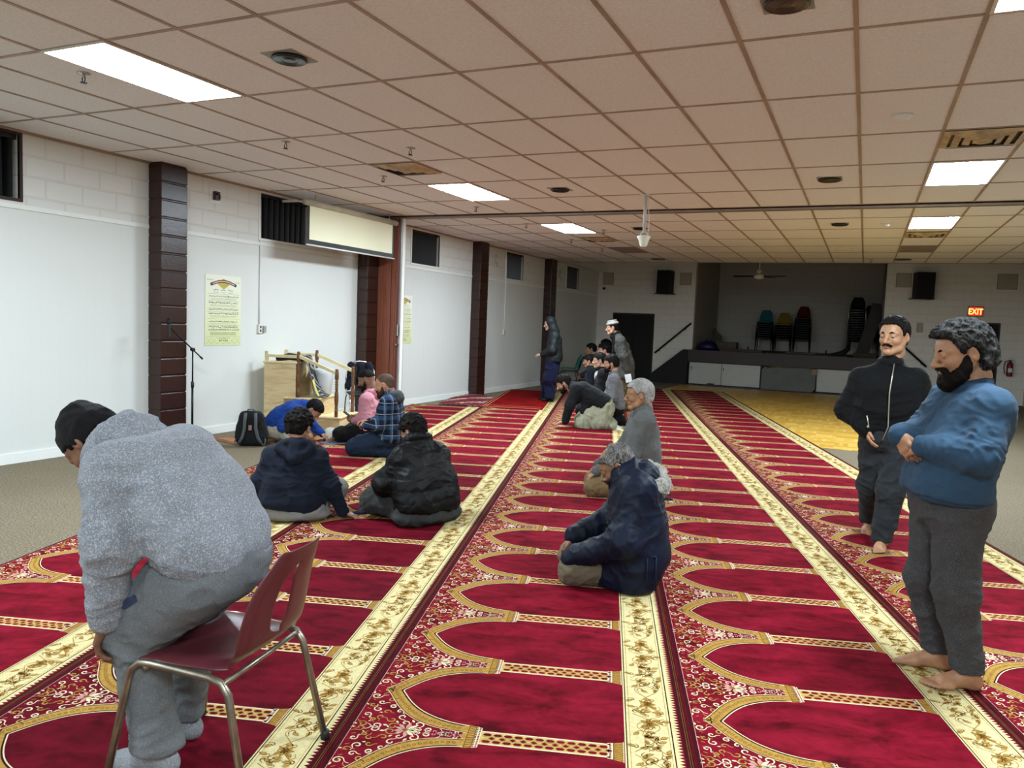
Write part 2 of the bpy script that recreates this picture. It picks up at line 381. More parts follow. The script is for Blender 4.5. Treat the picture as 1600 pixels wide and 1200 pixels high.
    tag(b.build('partition_track'), 'long metal track crossing the ceiling for the folding partition', 'track')
    # projector pole with hanging device
    e = empty('ceiling_mount', (-2.6, 9.58, ZC), 0, 'white pole hanging from the ceiling with a small device at its end', 'ceiling mount')
    b = MB(); b.box((-.06, -.06, -.01), (.06, .06, 0), M_WHITE); b.tube([(0, 0, 0), (0, 0, -.47)], .021, mat('pole_white', 'c9c8c6', .4)); b.build('pole', e)
    b = MB(); b.tube([(.04, 0, 0), (.045, 0, -.2), (.055, 0, -.28), (.06, 0, -.4), (.05, 0, -.5)], .004, M_WHITE, 6); b.build('cable', e)
    b = MB(); b.tube([(-.05, 0, -.53), (-.035, 0, -.47), (0, 0, -.455), (.035, 0, -.47), (.05, 0, -.53)], .006, M_WHITE, 8); b.build('yoke', e)
    b = MB(); b.lathe([(.03, -.645), (.045, -.63), (.06, -.57), (.078, -.54), (.085, -.525), (.083, -.51), (.03, -.505), (.01, -.505)], mat('device_white', 'e9efe2', .35), n=18); b.build('device', e)
ceiling_things()
# ------------------------------------------------------------ prayer rugs
PER, PH = .609, 3.067
class Flat:
    """flat pattern pieces of one rug tile: s across (0..1.3), t along (-P/2..P/2)"""
    def __init__(s): s.v = []; s.f = []; s.m = []
    def poly(s, pts, m, z=0): o = len(s.v); s.v += [(a, b, z) for a, b in pts]; s.f.append(list(range(o, o+len(pts)))); s.m.append(m)
    def ribbon(s, pts, wd, m, z=0, taper=None):
        n = len(pts); o = len(s.v)
        for i, (x, y) in enumerate(pts):
            x0, y0 = pts[max(i-1, 0)]; x1, y1 = pts[min(i+1, n-1)]; dx, dy = x1-x0, y1-y0; L = math.hypot(dx, dy) or 1
            h = wd/2*(taper(i/(n-1)) if taper else 1); s.v.append((x-dy/L*h, y+dx/L*h, z)); s.v.append((x+dy/L*h, y-dx/L*h, z))
        for i in range(n-1): s.f.append([o+2*i, o+2*i+1, o+2*i+3, o+2*i+2]); s.m.append(m)
    def mirror(s):
        k = len(s.v); s.v += [(a, -b, z) for a, b, z in s.v]; s.f += [[i+k for i in reversed(f)] for f in s.f]; s.m += s.m
    def join(s, o):
        k = len(s.v); s.v += o.v; s.f += [[i+k for i in f] for f in o.f]; s.m += o.m
OUT = [(.072, 0), (.096, .034), (.12, .074), (.149, .122), (.186, .170), (.232, .212), (.29, .246), (.36, .268), (.455, .276)]
INN = [(.130, 0), (.147, .026), (.171, .066), (.203, .110), (.245, .154), (.30, .191), (.36, .217), (.41, .229), (.455, .235)]
def lerp(pl, n):
    """resample a polyline evenly"""
    P = [np.array(p, float) for p in pl]; d = [0]
    for a, b in zip(P, P[1:]): d.append(d[-1]+np.linalg.norm(b-a))
    out = []
    for t in np.linspace(0, d[-1], n):
        i = min(max(np.searchsorted(d, t)-1, 0), len(P)-2); u = (t-d[i])/(d[i+1]-d[i]); out.append(tuple(P[i]*(1-u)+P[i+1]*u))
    return out
def smooth(pl, k=2):
    for _ in range(k):
        q = [pl[0]]
        for a, b in zip(pl, pl[1:]): q += [tuple(.75*np.array(a)+.25*np.array(b)), tuple(.25*np.array(a)+.75*np.array(b))]
        pl = q+[pl[-1]]
    return pl
def curl(x, y, r, a0, turns=1.2, sgn=1, tail=.02):
    pts = []; n = 16
    for i in range(n+1):
        u = i/n; rr = r*(.25+.75*u); a = a0+sgn*turns*2*math.pi*u; pts.append((x+rr*math.cos(a), y+rr*math.sin(a)))
    a += sgn*math.pi/2; lx, ly = pts[-1]
    for k in (1, 2, 3): pts.append((lx+math.cos(a-sgn*.25*k)*tail*k/3, ly+math.sin(a-sgn*.25*k)*tail*k/3))
    return pts
def leaf(x, y, a, L, wd): 
    ca, sa = math.cos(a), math.sin(a); pr = [(0, 0), (.35, .5), (.65, .42), (1, 0), (.65, -.42), (.35, -.5)]
    return [(x+u*L*ca-v*wd*sa, y+u*L*sa+v*wd*ca) for u, v in pr]
CRM, PINK, GOLD, DARK, CREAM, BR, PALE, DCR = range(8)
def rug_tile():
    rng = random.Random(5); F = Flat(); H = Flat(); Z1, Z2, Z3 = .0006, .0012, .0018
    # half tile H (t>=0), mirrored afterwards
    o_ = lerp(smooth(OUT), 22); i_ = lerp(smooth(INN), 22)
    for k in range(21): H.poly([o_[k], i_[k], i_[k+1], o_[k+1]], GOLD, Z1)
    H.ribbon(i_[:-1], .005, DARK, Z2); H.ribbon([(a+.006*math.cos(.9), b-.0055) if k else (a+.009, b) for k, (a, b) in enumerate(i_)], .005, PALE, Z2)
    H.ribbon([(a, b) for a, b in o_], .004, BR, Z2); H.ribbon([(a-.002, b+.0045) for a, b in o_], .003, PALE, Z2)
    for k in range(1, 42):      # beads along the arch
        u = k/42*20; j = int(u); w_ = u-j
        c = (np.array(o_[j])*(1-w_)+np.array(o_[j+1])*w_+np.array(i_[j])*(1-w_)+np.array(i_[j+1])*w_)/2
        if k % 2: H.ribbon([(c[0]+.0065*math.cos(q*1.0472), c[1]+.0065*math.sin(q*1.0472)) for q in range(7)], .002, BR, Z2)
    P2 = PER/2
    # capital: gold bar, flutes, chequer
    H.poly([(.442, .226), (.462, .222), (.462, P2), (.442, P2)], GOLD, Z1+.0003)
    H.poly([(.462, .222), (.488, .232), (.488, P2), (.462, P2)], GOLD, Z1)
    for q in range(5): H.ribbon([(.464, .229+q*.0165), (.475, .233+q*.0155), (.488, .240+q*.0145)], .003, BR, Z2)
    H.poly([(.488, .228), (.512, .236), (.512, P2), (.488, P2)], PALE, Z1)
    for q in range(6):
        for r_ in range(2): H.poly([(.491+r_*.011, .236+q*.012), (.497+r_*.011, .236+q*.012), (.497+r_*.011, .243+q*.012), (.491+r_*.011, .243+q*.012)], CRM, Z2)
    H.ribbon([(.462, .222), (.462, P2)], .003, BR, Z2); H.ribbon([(.489, .228), (.489, P2)], .003, BR, Z2)
    # column with pierced lattice
    cw = .047; H.poly([(.512, P2-cw), (.995, P2-cw), (.995, P2), (.512, P2)], 8, Z1); H.poly([(.512, P2-cw), (.995, P2-cw), (.995, P2-cw+.008), (.512, P2-cw+.008)], PALE, Z2)
    n = 12
    for q in range(n):
        s0 = .517+q*(.474/n); L = .474/n
        c = (s0+L*.5, P2-.023); H.poly([(c[0]-.018, c[1]), (c[0]-.009, c[1]-.010), (c[0]+.009, c[1]-.010), (c[0]+.018, c[1]), (c[0]+.009, c[1]+.008), (c[0]-.009, c[1]+.008)], CRM, Z2)
        c = (s0+L, P2); H.poly([(c[0]-.014, c[1]), (c[0], c[1]-.010), (c[0]+.014, c[1])], CRM, Z2)
        H.ribbon([(s0, P2-.012), (s0+L*.5, P2-.008), (s0+L, P2-.012)], .0016, BR, Z3)
    H.poly([(.985, P2-.052), (1.008, P2-.056), (1.008, P2), (.985, P2)], PALE, Z2)
    for q in range(5): H.poly([(.992, P2-.05+q*.0105), (1.0, P2-.05+q*.0105), (1.0, P2-.044+q*.0105), (.992, P2-.044+q*.0105)], CRM, Z3)
    H.poly([(1.008, P2-.056), (1.044, P2-.066), (1.044, P2), (1.008, P2)], GOLD, Z1)
    for q in range(5): H.ribbon([(1.010, P2-.05+q*.0115), (1.028, P2-.052+q*.0118), (1.044, P2-.058+q*.0125)], .003, BR, Z2)
    H.ribbon([(1.008, P2-.056), (1.008, P2)], .003, BR, Z3); H.ribbon([(1.045, P2-.07), (1.045, P2)], .003, PALE, Z2)
    # scrolls: outside the arch
    def outside(x, y, m=.012):
        if x < .036+m*.3: return False
        if y > P2: return False
        ys = np.interp(x, [p[0] for p in o_], [p[1] for p in o_], left=-1)
        if x > .43: return False
        return y > ys+m if x > .078 else True
    tp = lambda u: .45+.75*math.sin(math.pi*min(1, u*.9+.1))
    placed = []
    for k in range(900):
        r_ = rng.choice([.026, .022, .018]) if k < 500 else rng.choice([.014, .010])
        x = rng.uniform(.04, .42); y = rng.uniform(.0, P2-.004)
        if not outside(x, y, r_*.95): continue
        if any((x-a)**2+(y-b)**2 < ((r_+c)*1.02)**2 for a, b, c in placed): continue
        if (x-.235)**2+(y-P2)**2 < .036**2: continue
        placed.append((x, y, r_))
        H.ribbon(curl(x, y, r_*.85, rng.uniform(0, 6.28), rng.choice([1.0, 1.25, .85]), rng.choice([-1, 1]), r_*1.1), .0052 if r_ > .013 else .0040, PALE if rng.random() < .8 else GOLD, Z1, tp)
        if rng.random() < .6:
            a = rng.uniform(0, 6.28); H.poly(leaf(x+r_*.9*math.cos(a), y+r_*.9*math.sin(a), a+.6, r_*.9, r_*.40), PALE, Z1)
    # palmette between arches
    for a, L in ((-.15, .05), (-.75, .05), (-1.35, .045), (-2.3, .04), (-2.85, .035)):
        H.poly(leaf(.225+.008*math.cos(a), P2+.008*math.sin(a)-.001, a, L, .016), PALE if L > .046 else PINK, Z2)
        H.ribbon([(.225, P2-.001), (.225+L*.8*math.cos(a+.3), P2-.001+L*.8*math.sin(a+.3))], .0025, GOLD, Z2)
    for sx in (.30, .335, .365, .395, .42):
        H.ribbon(curl(sx, P2-.010, .008, 1.5, .8, 1, .004), .0032, PINK, Z1); H.poly(leaf(sx+.012, P2-.001, -.5, .014, .006), PINK, Z1)
    for k in range(8): H.poly(leaf(.042+rng.random()*.01, .02+k*.037, rng.uniform(-.6, .9), .022, .004), mat_gold, Z1) if False else H.ribbon([(.036, .02+k*.037), (.05, .028+k*.037)], .0028, GOLD, Z1)
    H.mirror(); F.join(H)
    # cream floral band
    a, b = -P2, P2
    F.poly([(1.050, a), (1.246, a), (1.246, b), (1.050, b)], CREAM, Z1)
    F.poly([(1.056, a), (1.0600, a), (1.0600, b), (1.056, b)], DARK, Z2); F.poly([(1.229, a), (1.2335, a), (1.2335, b), (1.229, b)], DARK, Z2)
    for x in (1.070, 1.219): F.poly([(x, a), (x+.0018, a), (x+.0018, b), (x, b)], GOLD, Z2)
    r2 = random.Random(11)
    for half in (0, 1):
        t0 = -P2+half*P2
        def M(u, v): return (1.145+u, t0+P2*.5+v)
        for sg in (-1, 1):
            F.ribbon([M(*p) for p in smooth([(sg*.058, -.14), (sg*.02, -.10), (-sg*.03, -.05), (sg*.01, .0), (sg*.055, .05), (sg*.01, .10), (-sg*.058, .145)])], .0035, GOLD, Z2)
        for k in range(20):
            x = r2.uniform(-.06, .06); y = r2.uniform(-.145, .145); an = r2.uniform(0, 6.28)
            F.ribbon([M(*p) for p in curl(x, y, r2.uniform(.012, .02), an, .75, r2.choice([-1, 1]), .01)], .0034, GOLD if k % 2 else BR, Z2, tp)
            F.poly([M(*p) for p in leaf(x, y, an, .034, .016)], GOLD, Z2); F.ribbon([M(*p) for p in leaf(x, y, an, .036, .018)+[leaf(x, y, an, .036, .018)[0]]], .0015, BR, Z3)
        for k in range(7): F.poly([M(*p) for p in leaf(.0, .07*(-1)**half, -2.4+k*.8, .04, .018)], GOLD, Z3); F.ribbon([M(0, .07*(-1)**half), M(.038*math.cos(-2.4+k*.8), .07*(-1)**half+.038*math.sin(-2.4+k*.8))], .0018, BR, Z3+.0003)
    # teeth
    n = 29; q = PER/n
    for k in range(n): F.poly([(1.2455, a+k*q), (1.264, a+(k+.5)*q), (1.2455, a+(k+1)*q)], CREAM, Z1)
    F.poly([(1.281, a), (1.2835, a), (1.2835, b), (1.281, b)], BR, Z1); F.poly([(.020, a), (.0225, a), (.0225, b), (.020, b)], PINK, Z1)
    F.poly([(1.266, a), (1.298, a), (1.298, b), (1.266, b)], DCR, .0003); F.poly([(0.002, a), (.019, a), (.019, b), (0.002, b)], DCR, .0003)
    F.poly([(1.289, a), (1.291, a), (1.291, b), (1.289, b)], BR, Z1)
    return F
def m_velvet(name, a, b, c):
    t = NT(name); o = t.co()
    n1 = t.noise(t.mapping(o, (2.2, 5, 1)), 1.6, 4, .62, .6); n2 = t.noise(o, 7, 3, .7, .4)
    col = t.ramp(t.math('ADD', t.math('MULTIPLY', n1, .65), t.math('MULTIPLY', n2, .35)), [(.36, srgb(a)), (.47, srgb(b)), (.62, srgb(c))])
    t.bump(t.noise(o, 420, 2), .35, .004); t.set(col, .95, spec=.06)
    return t.m
def thread(name, h, var=.1):
    return mat(name, h, .9, var=var, vscale=60, bump=.4, bscale=500, spec=.1)
TILE = rug_tile()
RUGM = [m_velvet('crimson_pile', '470510', '690b1b', '821227'), thread('pink_thread', 'c48d84'), thread('gold_thread', 'a67f3a', .18), thread('dark_thread', '2a100a'), thread('cream_thread', 'cdbf8c'),
        thread('bronze_thread', '704818', .2), thread('pale_thread', 'd8c6a4'), thread('dark_crimson', '38020a'), thread('column_gold', 'c2a25c', .12)]
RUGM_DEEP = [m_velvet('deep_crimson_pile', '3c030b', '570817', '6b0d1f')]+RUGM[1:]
def rug(v0, u0, u1, label, mats=RUGM, zlift=0.0, group=None):
    """a woven strip: v0 = position across, u0..u1 along; real 8 mm thick slab with woven pattern"""
    th = .008+zlift
    TV = np.array(TILE.v); nt = len(TV); V = []; Fc = []; MI = []
    base = MB()
    k0 = math.floor((u0-PH)/PER+.5); k1 = math.ceil((u1-PH)/PER-.5)
    nf = 0; lv = []; ls = []
    allv = []; loops = []; starts = []; mi = []
    off = 0
    # slab
    sv = [(0, u0, zlift), (1.30, u0, zlift), (1.30, u1, zlift), (0, u1, zlift), (0, u0, th), (1.30, u0, th), (1.30, u1, th), (0, u1, th)]
    sf = [[3, 2, 1, 0], [4, 5, 6, 7], [0, 1, 5, 4], [1, 2, 6, 5], [2, 3, 7, 6], [3, 0, 4, 7]]
    allv += sv; loops += sf; mi += [0]*6; off = 8
    for k in range(k0, k1+1):
        c = PH+k*PER
        lo, hi = c-PER/2, c+PER/2
        if hi < u0+.01 or lo > u1-.01: continue
        W = TV.copy(); W[:, 1] += c; W[:, 2] += th
        clip = lo < u0-1e-4 or hi > u1+1e-4
        if clip: W[:, 1] = np.clip(W[:, 1], u0+.004, u1-.004)
        allv += W.tolist(); loops += [[i+off for i in f] for f in TILE.f]; mi += TILE.m; off += nt
    me = bpy.data.meshes.new('prayer_rug'); me.from_pydata(allv, [], loops); me.polygons.foreach_set('material_index', mi)
    for m in mats: me.materials.append(m)
    me.update(); o = bpy.data.objects.new('prayer_rug', me); COL.objects.link(o)
    o.location = CV*v0; o.rotation_euler = (0, 0, TH)
    tag(o, label, 'rug', group or 'long crimson prayer rugs laid side by side')
    return o
rug(-3.52, .3, 13.9, 'crimson prayer rug with golden arches nearest the left wall', zlift=0)
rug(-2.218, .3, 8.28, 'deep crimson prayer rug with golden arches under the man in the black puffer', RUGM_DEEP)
rug(-2.218, 8.29, 17.9, 'crimson prayer rug running from behind the puffer jacket man to the red mat')
rug(-.915, .3, 20.3, 'long crimson prayer rug under the man in the fur-hooded parka')
rug(.387, .3, 8.19, 'near crimson prayer rug between parka man and the man in the blue sweater')
rug(.387, 8.20, 20.3, 'far crimson prayer rug running straight towards the stage, second from right')
rug(1.692, .3, 20.4, 'rightmost crimson prayer rug beside the wooden floor and the bare carpet')
# ------------------------------------------------------------ chairs
def shell_chair(name, hexc, legc, label, loc, rz, group=None, cat='chair', slot=True, detail=True):
    """moulded shell chair, faces +x, on two bent tube side frames"""
    e = empty(name, loc, rz, label, cat, group)
    pm = mat('shell_'+hexc, hexc, .32, var=.06, vscale=8, bump=.08, bscale=300); lm = mat('tube_'+legc, legc, .35, .85, var=.25, vscale=20)
    prof = [(.235, .405), (.225, .432), (.18, .445), (.10, .440), (.0, .432), (-.10, .432), (-.165, .445), (-.205, .485), (-.222, .53), (-.235, .58), (-.25, .64), (-.268, .70), (-.285, .755), (-.298, .79), (-.306, .802)]
    wid = [.205, .215, .222, .225, .222, .215, .205, .20, .20, .20, .196, .186, .168, .14, .11]
    dip = [0, 0, .008, .014, .016, .016, .012, .008, .012, .018, .02, .02, .018, .01, .006]
    P = lerp([(a, b) for a, b in prof], 44); n = len(prof); W = np.interp(np.linspace(0, n-1, 44), range(n), wid); D = np.interp(np.linspace(0, n-1, 44), range(n), dip)
    NC = 7; V = []; Fs = []
    for i, (x, z) in enumerate(P):
        h = 0.0
        if slot and z > .50 and x < -.15:
            u = (z-.50)/(.735-.50)
            if 0 < u < 1: h = .05*(math.sin(math.pi*min(1, u)) ** .55)*(1-.45*u)
        seat = x > -.17
        for sg in (-1, 1):
            for k in range(NC):
                t = k/(NC-1) if sg > 0 else 1-k/(NC-1)
                oc = .045*min(1, h/.02); y = (oc+h+(W[i]-h-oc)*t) if sg > 0 else (oc-h-(W[i]+oc-h)*t); q = (abs(y)/W[i])**2
                if seat: V.append((x, y, z+D[i]*q*1.2-(.02 if abs(y) > W[i]*.97 else 0)))
                else: V.append((x+D[i]*q*1.6+(.012 if abs(y) > W[i]*.97 else 0), y, z))
    C2 = 2*NC
    for i in range(43):
        for k in range(C2-1):
            if k == NC-1: 
                a, b = V[i*C2+k], V[i*C2+k+1]; c, d = V[(i+1)*C2+k], V[(i+1)*C2+k+1]
                if abs(a[1]-b[1]) > 1e-5 or abs(c[1]-d[1]) > 1e-5: continue
                continue
            Fs.append((i*C2+k, i*C2+k+1, (i+1)*C2+k+1, (i+1)*C2+k))
    b = MB(); b.add(V, Fs, pm, True); o = b.build('seat_shell', e)
    md = o.modifiers.new('weld', 'WELD'); md.merge_threshold = .0006
    md = o.modifiers.new('solid', 'SOLIDIFY'); md.thickness = .007; md.offset = -1
    if detail: md = o.modifiers.new('sub', 'SUBSURF'); md.levels = 1; md.render_levels = 1
    for sg in (-1, 1):
        b = MB(); y0 = sg*.245; yt = sg*.222
        pts = smooth([(.27, y0, .0), (.185, yt, .395), (.165, yt, .425), (.12, yt, .428), (-.10, yt, .405), (-.14, yt, .40), (-.165, yt, .37), (-.255, y0, 0)], 0)
        raw = [(.27, y0, 0), (.19, yt, .38)]+[(.19-.035*math.sin(a)-.0, yt, .38+.045*math.sin(a) if False else .38+.04*(1-math.cos(a))) for a in (.4, .8, 1.2, 1.57)]
        raw = [Vector(p) for p in [(.27, y0, 0), (.20, yt, .36), (.185, yt, .40), (.155, yt, .422), (.11, yt, .424), (-.10, yt, .412), (-.145, yt, .40), (-.17, yt, .365), (-.255, y0, 0)]]
        rr = [raw[0]]+[raw[0].lerp(raw[1], .9)]+raw[1:-1]+[raw[-1].lerp(raw[-2], .9)]+[raw[-1]]
        b.tube(rr, .0125, lm, 10); b.build('leg_frame', e)
        for xx in (.27, -.255):
            b = MB(); b.lathe([(.016, 0), (.017, .004), (.015, .03), (.012, .032)], M_BLACK, T((xx, y0, -.001)), 10)
            if detail: b.build('foot_cap', e)
    for xx, zz in ((-.15, .397), (.14, .405)):
        b = MB(); b.tube([(xx, -.222, zz), (xx, .222, zz)], .009, lm, 8); b.build('cross_bar', e)
    return e
def to_mesh(o):
    dg = bpy.context.evaluated_depsgraph_get(); me = bpy.data.meshes.new_from_object(o.evaluated_get(dg)); n = bpy.data.objects.new(o.name, me); COL.objects.link(n)
    n.parent = o.parent; n.matrix_local = Matrix.LocRotScale(o.location, o.rotation_euler, o.scale); nm = o.name; bpy.data.objects.remove(o); n.name = nm; return n
def V3(x, y, z=0): return Vector((x, y, z))
# foreground chair: far rear foot stands at (-1.731, 2.237)
ZR = .0098   # top of rug pattern
def place_fg_chair():
    a = TH+math.pi+R(-8); f = V3(math.cos(a), math.sin(a)); l = V3(-f.y, f.x)
    c = V3(-1.731, 2.237)+l*.245+f*.235
    return shell_chair('stacking_chair', '56252a', '8f8778', 'dark red plastic chair with steel legs behind the man bending forward', (c.x, c.y, ZR), a)
place_fg_chair()
shell_chair('stacking_chair', '1a8571', '7c7c76', 'green plastic chair standing by the left wall behind the hooded man', (-7.12, 19.5, 0), R(210), slot=False)
shell_chair('stacking_chair', '241210', '55504a', 'dark brown plastic chair directly behind the hooded man', (-6.62, 18.2, 0), R(200), slot=False)

# ------------------------------------------------------------ left wall things
def wall_things():
    # poster
    def poster(y0, y1, z0, z1, label, full=True):
        W_, H_ = y1-y0, z1-z0
        t = NT('poster_paper'); o = t.co(); sp = t.n('ShaderNodeSeparateXYZ', i_Vector=o).outputs
        c = t.ramp(t.math('DIVIDE', sp[2], H_), [(.0, srgb('cfd6a0')), (.3, srgb('dde0b6')), (.8, srgb('e6e8d2'))])
        t.set(c, .4)
        e = empty('poster', (XW, y0, z0), 0, label, 'poster', 'printed wall posters')
        b = MB(); b.box((.001, 0, 0), (.006, W_, H_), t.m); b.build('sheet', e)
        ink = mat('poster_ink', '2a2a1c', .6); red = mat('poster_red', '8a2f3a', .6); gold = mat('poster_gold', 'b9a93f', .6); grn = mat('poster_green', '98a05a', .6)
        X = .0072; F = Flat()
        rng = random.Random(3)
        def line(y, z, L, h, wd, c, seg=14):      # a line of small running script
            x = y
            while x < y+L:
                l_ = rng.uniform(.012, .035)*(h/.02); pts = [(x+l_*k/5, z+rng.uniform(-h, h)*.5) for k in range(6)]
                F.ribbon(pts, wd, c); 
                if rng.random() < .5: F.ribbon([(x+l_*.5, z+h*.8), (x+l_*.5+.004, z+h*.9)], wd, c)
                x += l_+.007*(h/.02)
        mu = W_
        # emblem and curved banner
        F.poly([(mu*.5, H_*.80), (mu*.66, H_*.87), (mu*.62, H_*.92), (mu*.5, H_*.955), (mu*.38, H_*.92), (mu*.34, H_*.87)], 2)
        arc = [(mu*(.14+.72*u), H_*(.862+.055*math.sin(math.pi*u))) for u in np.linspace(0, 1, 15)]
        F.ribbon(arc, H_*.042, 0, .0004); F.ribbon(arc[1:-1], H_*.030, 1, .0008)
        F.ribbon([(a, b+math.sin(i*2.4)*.004) for i, (a, b) in enumerate(lerp(arc[1:-1], 60))], .006, 4, .0012)
        for c_ in (.30, .5, .70): line(mu*c_-.045, H_*.79, .08, .02, .005, 0); line(mu*c_-.045, H_*.755, .08, .006, .002, 0)
        line(.03, H_*.93, .09, .012, .003, 0); line(W_-.1, H_*.91, .06, .012, .003, 0)
        for zz, h, wd in ((.70, .02, .005), (.61, .022, .006), (.515, .02, .005), (.455, .022, .006), (.34, .014, .004), (.265, .022, .006), (.225, .022, .006)):
            line(W_*.1, H_*zz, W_*.8, h, wd, 0)
        for zz in (.67, .655, .575, .56, .42, .405, .31, .19, .18, .17, .16, .15): line(W_*.14, H_*zz, W_*.72, .005, .002, 3)
        for zz in (.735, .635, .53, .48, .38, .29, .13): F.ribbon([(W_*.05, H_*zz), (W_*.95, H_*zz)], .0025, 3)
        for k in range(6):
            x = W_*(.02+k*.16); F.ribbon([(x, H_*.02), (x+W_*.08, H_*.07), (x, H_*.12)], .003, 3); F.ribbon([(x+W_*.16, H_*.02), (x+W_*.08, H_*.07), (x+W_*.16, H_*.12)], .003, 3)
        line(W_*.38, H_*.07, W_*.25, .02, .005, 0); line(W_*.38, H_*.105, W_*.25, .01, .003, 0)
        b = MB(); ms = [ink, red, gold, grn, mat('poster_white', 'f2eee0', .5, var=.02)]
        for f, m in zip(F.f, F.m): b.add([(X+F.v[i][2], F.v[i][0], F.v[i][1]) for i in f], [tuple(range(len(f)))], ms[m])
        b.build('print', e)
    poster(7.25, 7.86, 1.13, 2.02, 'pale green poster with rows of script, on the wall right of the near brown column')
    poster(11.62, 12.1, 1.12, 1.98, 'narrow looking poster seen edge-on right of the folding partition')
    # outlet and cable
    for y, z1, lab, n_ in ((8.2, 2.57, 'white power outlet on a surface cable below the black window by the screen', 2), (16.05, 3.0, 'white power outlet on the far left wall between two brown columns', 1)):
        e = empty('power_outlet', (XW, y, 1.23), 0, lab, 'outlet', 'wall outlets')
        b = MB(); b.box((0, -.03, .06), (.03, .04, .18), mat('outlet_plate', 'd5d3c8', .4, var=.02)); b.box((.03, -.005, .08), (.033, .02, .11), M_BLACK); b.box((.03, -.005, .13), (.033, .02, .16), M_BLACK); b.build('plate', e)
        if n_ == 2:
            b = MB(); b.box((0, .055, .07), (.035, .11, .16), mat('grey_box', '8d8d88', .5)); b.build('junction_box', e)
        b = MB(); b.tube([(.012, 0, .18), (.012, 0, .6), (.014, .003, 1.1), (.012, 0, z1-1.23), (.014, -.01, 1.85)], .009, M_WHITE, 6); b.build('cable', e)
    for y, z, lab in ((7.4, 3.0, 'small dark bracket high on the wall right of the near brown column'), ):
        e = empty('wall_bracket', (XW, y, z), 0, lab, 'bracket')
        b = MB(); b.box((0, -.09, -.09), (.006, .09, .09), M_WHITE); b.build('plate', e)
        b = MB(); b.box((.006, -.035, -.055), (.05, .04, .05), mat('bracket_brown', '2e1d16', .4)); b.tube([(.04, 0, .03), (.1, -.02, .0), (.1, -.02, -.05)], .012, MC['bracket_brown']); b.build('arm', e)
    for y, z, lab in ((15.5, 2.95, 'white cable loop on the wall left of the third window'), (19.45, 2.9, 'white cable loop on the wall left of the farthest window')):
        b = MB(); b.tube([(.02, .05*math.cos(t), .1*math.sin(t)) for t in np.linspace(0, 5.6, 14)]+[(.02, .07, -.16)], .008, mat('loop_white', 'b9b6ab', .5), 6)
        b.box((0, -.07, -.08), (.018, -.03, .1), MC['loop_white'])
        tag(b.build('cable_loop', loc=(XW, y, z)), lab, 'cable', 'cable loops on the left wall')
    # projection screen
    XS = -6.95
    e = empty('projection_screen', (XS, 8.49, 0), 0, 'pulled down projection screen with cream surface and black border', 'projection screen')
    L = 2.11
    b = MB(); b.tube([(.0, -.06, 3.075), (.0, L+.06, 3.075)], .042, mat('screen_case', 'b9b39f', .35), 16); b.build('housing', e)
    b = MB(); b.box((-.004, 0, 2.52), (.0, L, 3.05), M_BLACK); b.build('border', e)
    sm = mat('screen_cream', 'e9e6c6', .6, var=.03, vscale=1.5)
    b = MB(); b.box((.0005, .04, 2.585), (.003, L-.05, 3.05), sm); b.build('surface', e)
    b = MB(); b.tube([(.0, -.02, 2.512), (.0, L+.02, 2.512)], .011, M_WHITE, 8); b.build('bottom_bar', e)
    for yy in (.15, L-.15):
        b = MB(); b.box((-.3, yy-.012, 3.11), (.01, yy+.012, 3.125), M_WHITE); b.box((-.56, yy-.012, 3.11), (-.3, yy+.012, 3.14), M_WHITE); b.tube([(0, yy, 3.11), (0, yy, 3.2)], .006, M_STEEL, 6); b.build('bracket', e)
    # folding partition parked against the wall
    pm = m_wood('partition_wood', '6a3a2a', '854a35', 2.2, .4, (14, 14, .8)); pdk = mat('partition_dark', '1d0f0b', .5)
    e = empty('folding_partition', (XW, 10.72, 0), 0, 'brown wooden folding partition parked in a stack against the left wall', 'partition')
    b = MB(); b.box((.0, .1, .02), (.45, .22, 3.16), pm)
    for k in range(3): b.box((.012+k*.1445, 0, .02), (.012+k*.1445+.1385, .1, 3.16), pm)
    b.box((.01, .02, .03), (.45, .1, 3.15), pdk); b.build('panel', e, bevel=.004)
    for k in range(3):
        b = MB(); x = .455+k*.038; b.box((x, -.012*(k % 2), .02), (x+.033, .22, 3.16), pm); b.build('panel', e, bevel=.003)
    b = MB(); b.box((.575, .04, .01), (.60, .17, 3.17), mat('post_metal', 'a9a6a0', .35, .5)); b.box((.60, .07, .01), (.612, .14, 3.17), M_WHITE); b.box((.569, .0, .01), (.575, .2, 3.17), mat('post_red', '5b1f25', .5)); b.build('lead_post', e)
    b = MB(); b.box((.58, .005, 1.28), (.606, .04, 1.46), M_STEEL); b.box((.585, -.03, 1.12), (.6, .04, 1.15), M_STEEL); b.build('latch', e)
    # wires near the top corner of partition
wall_things()

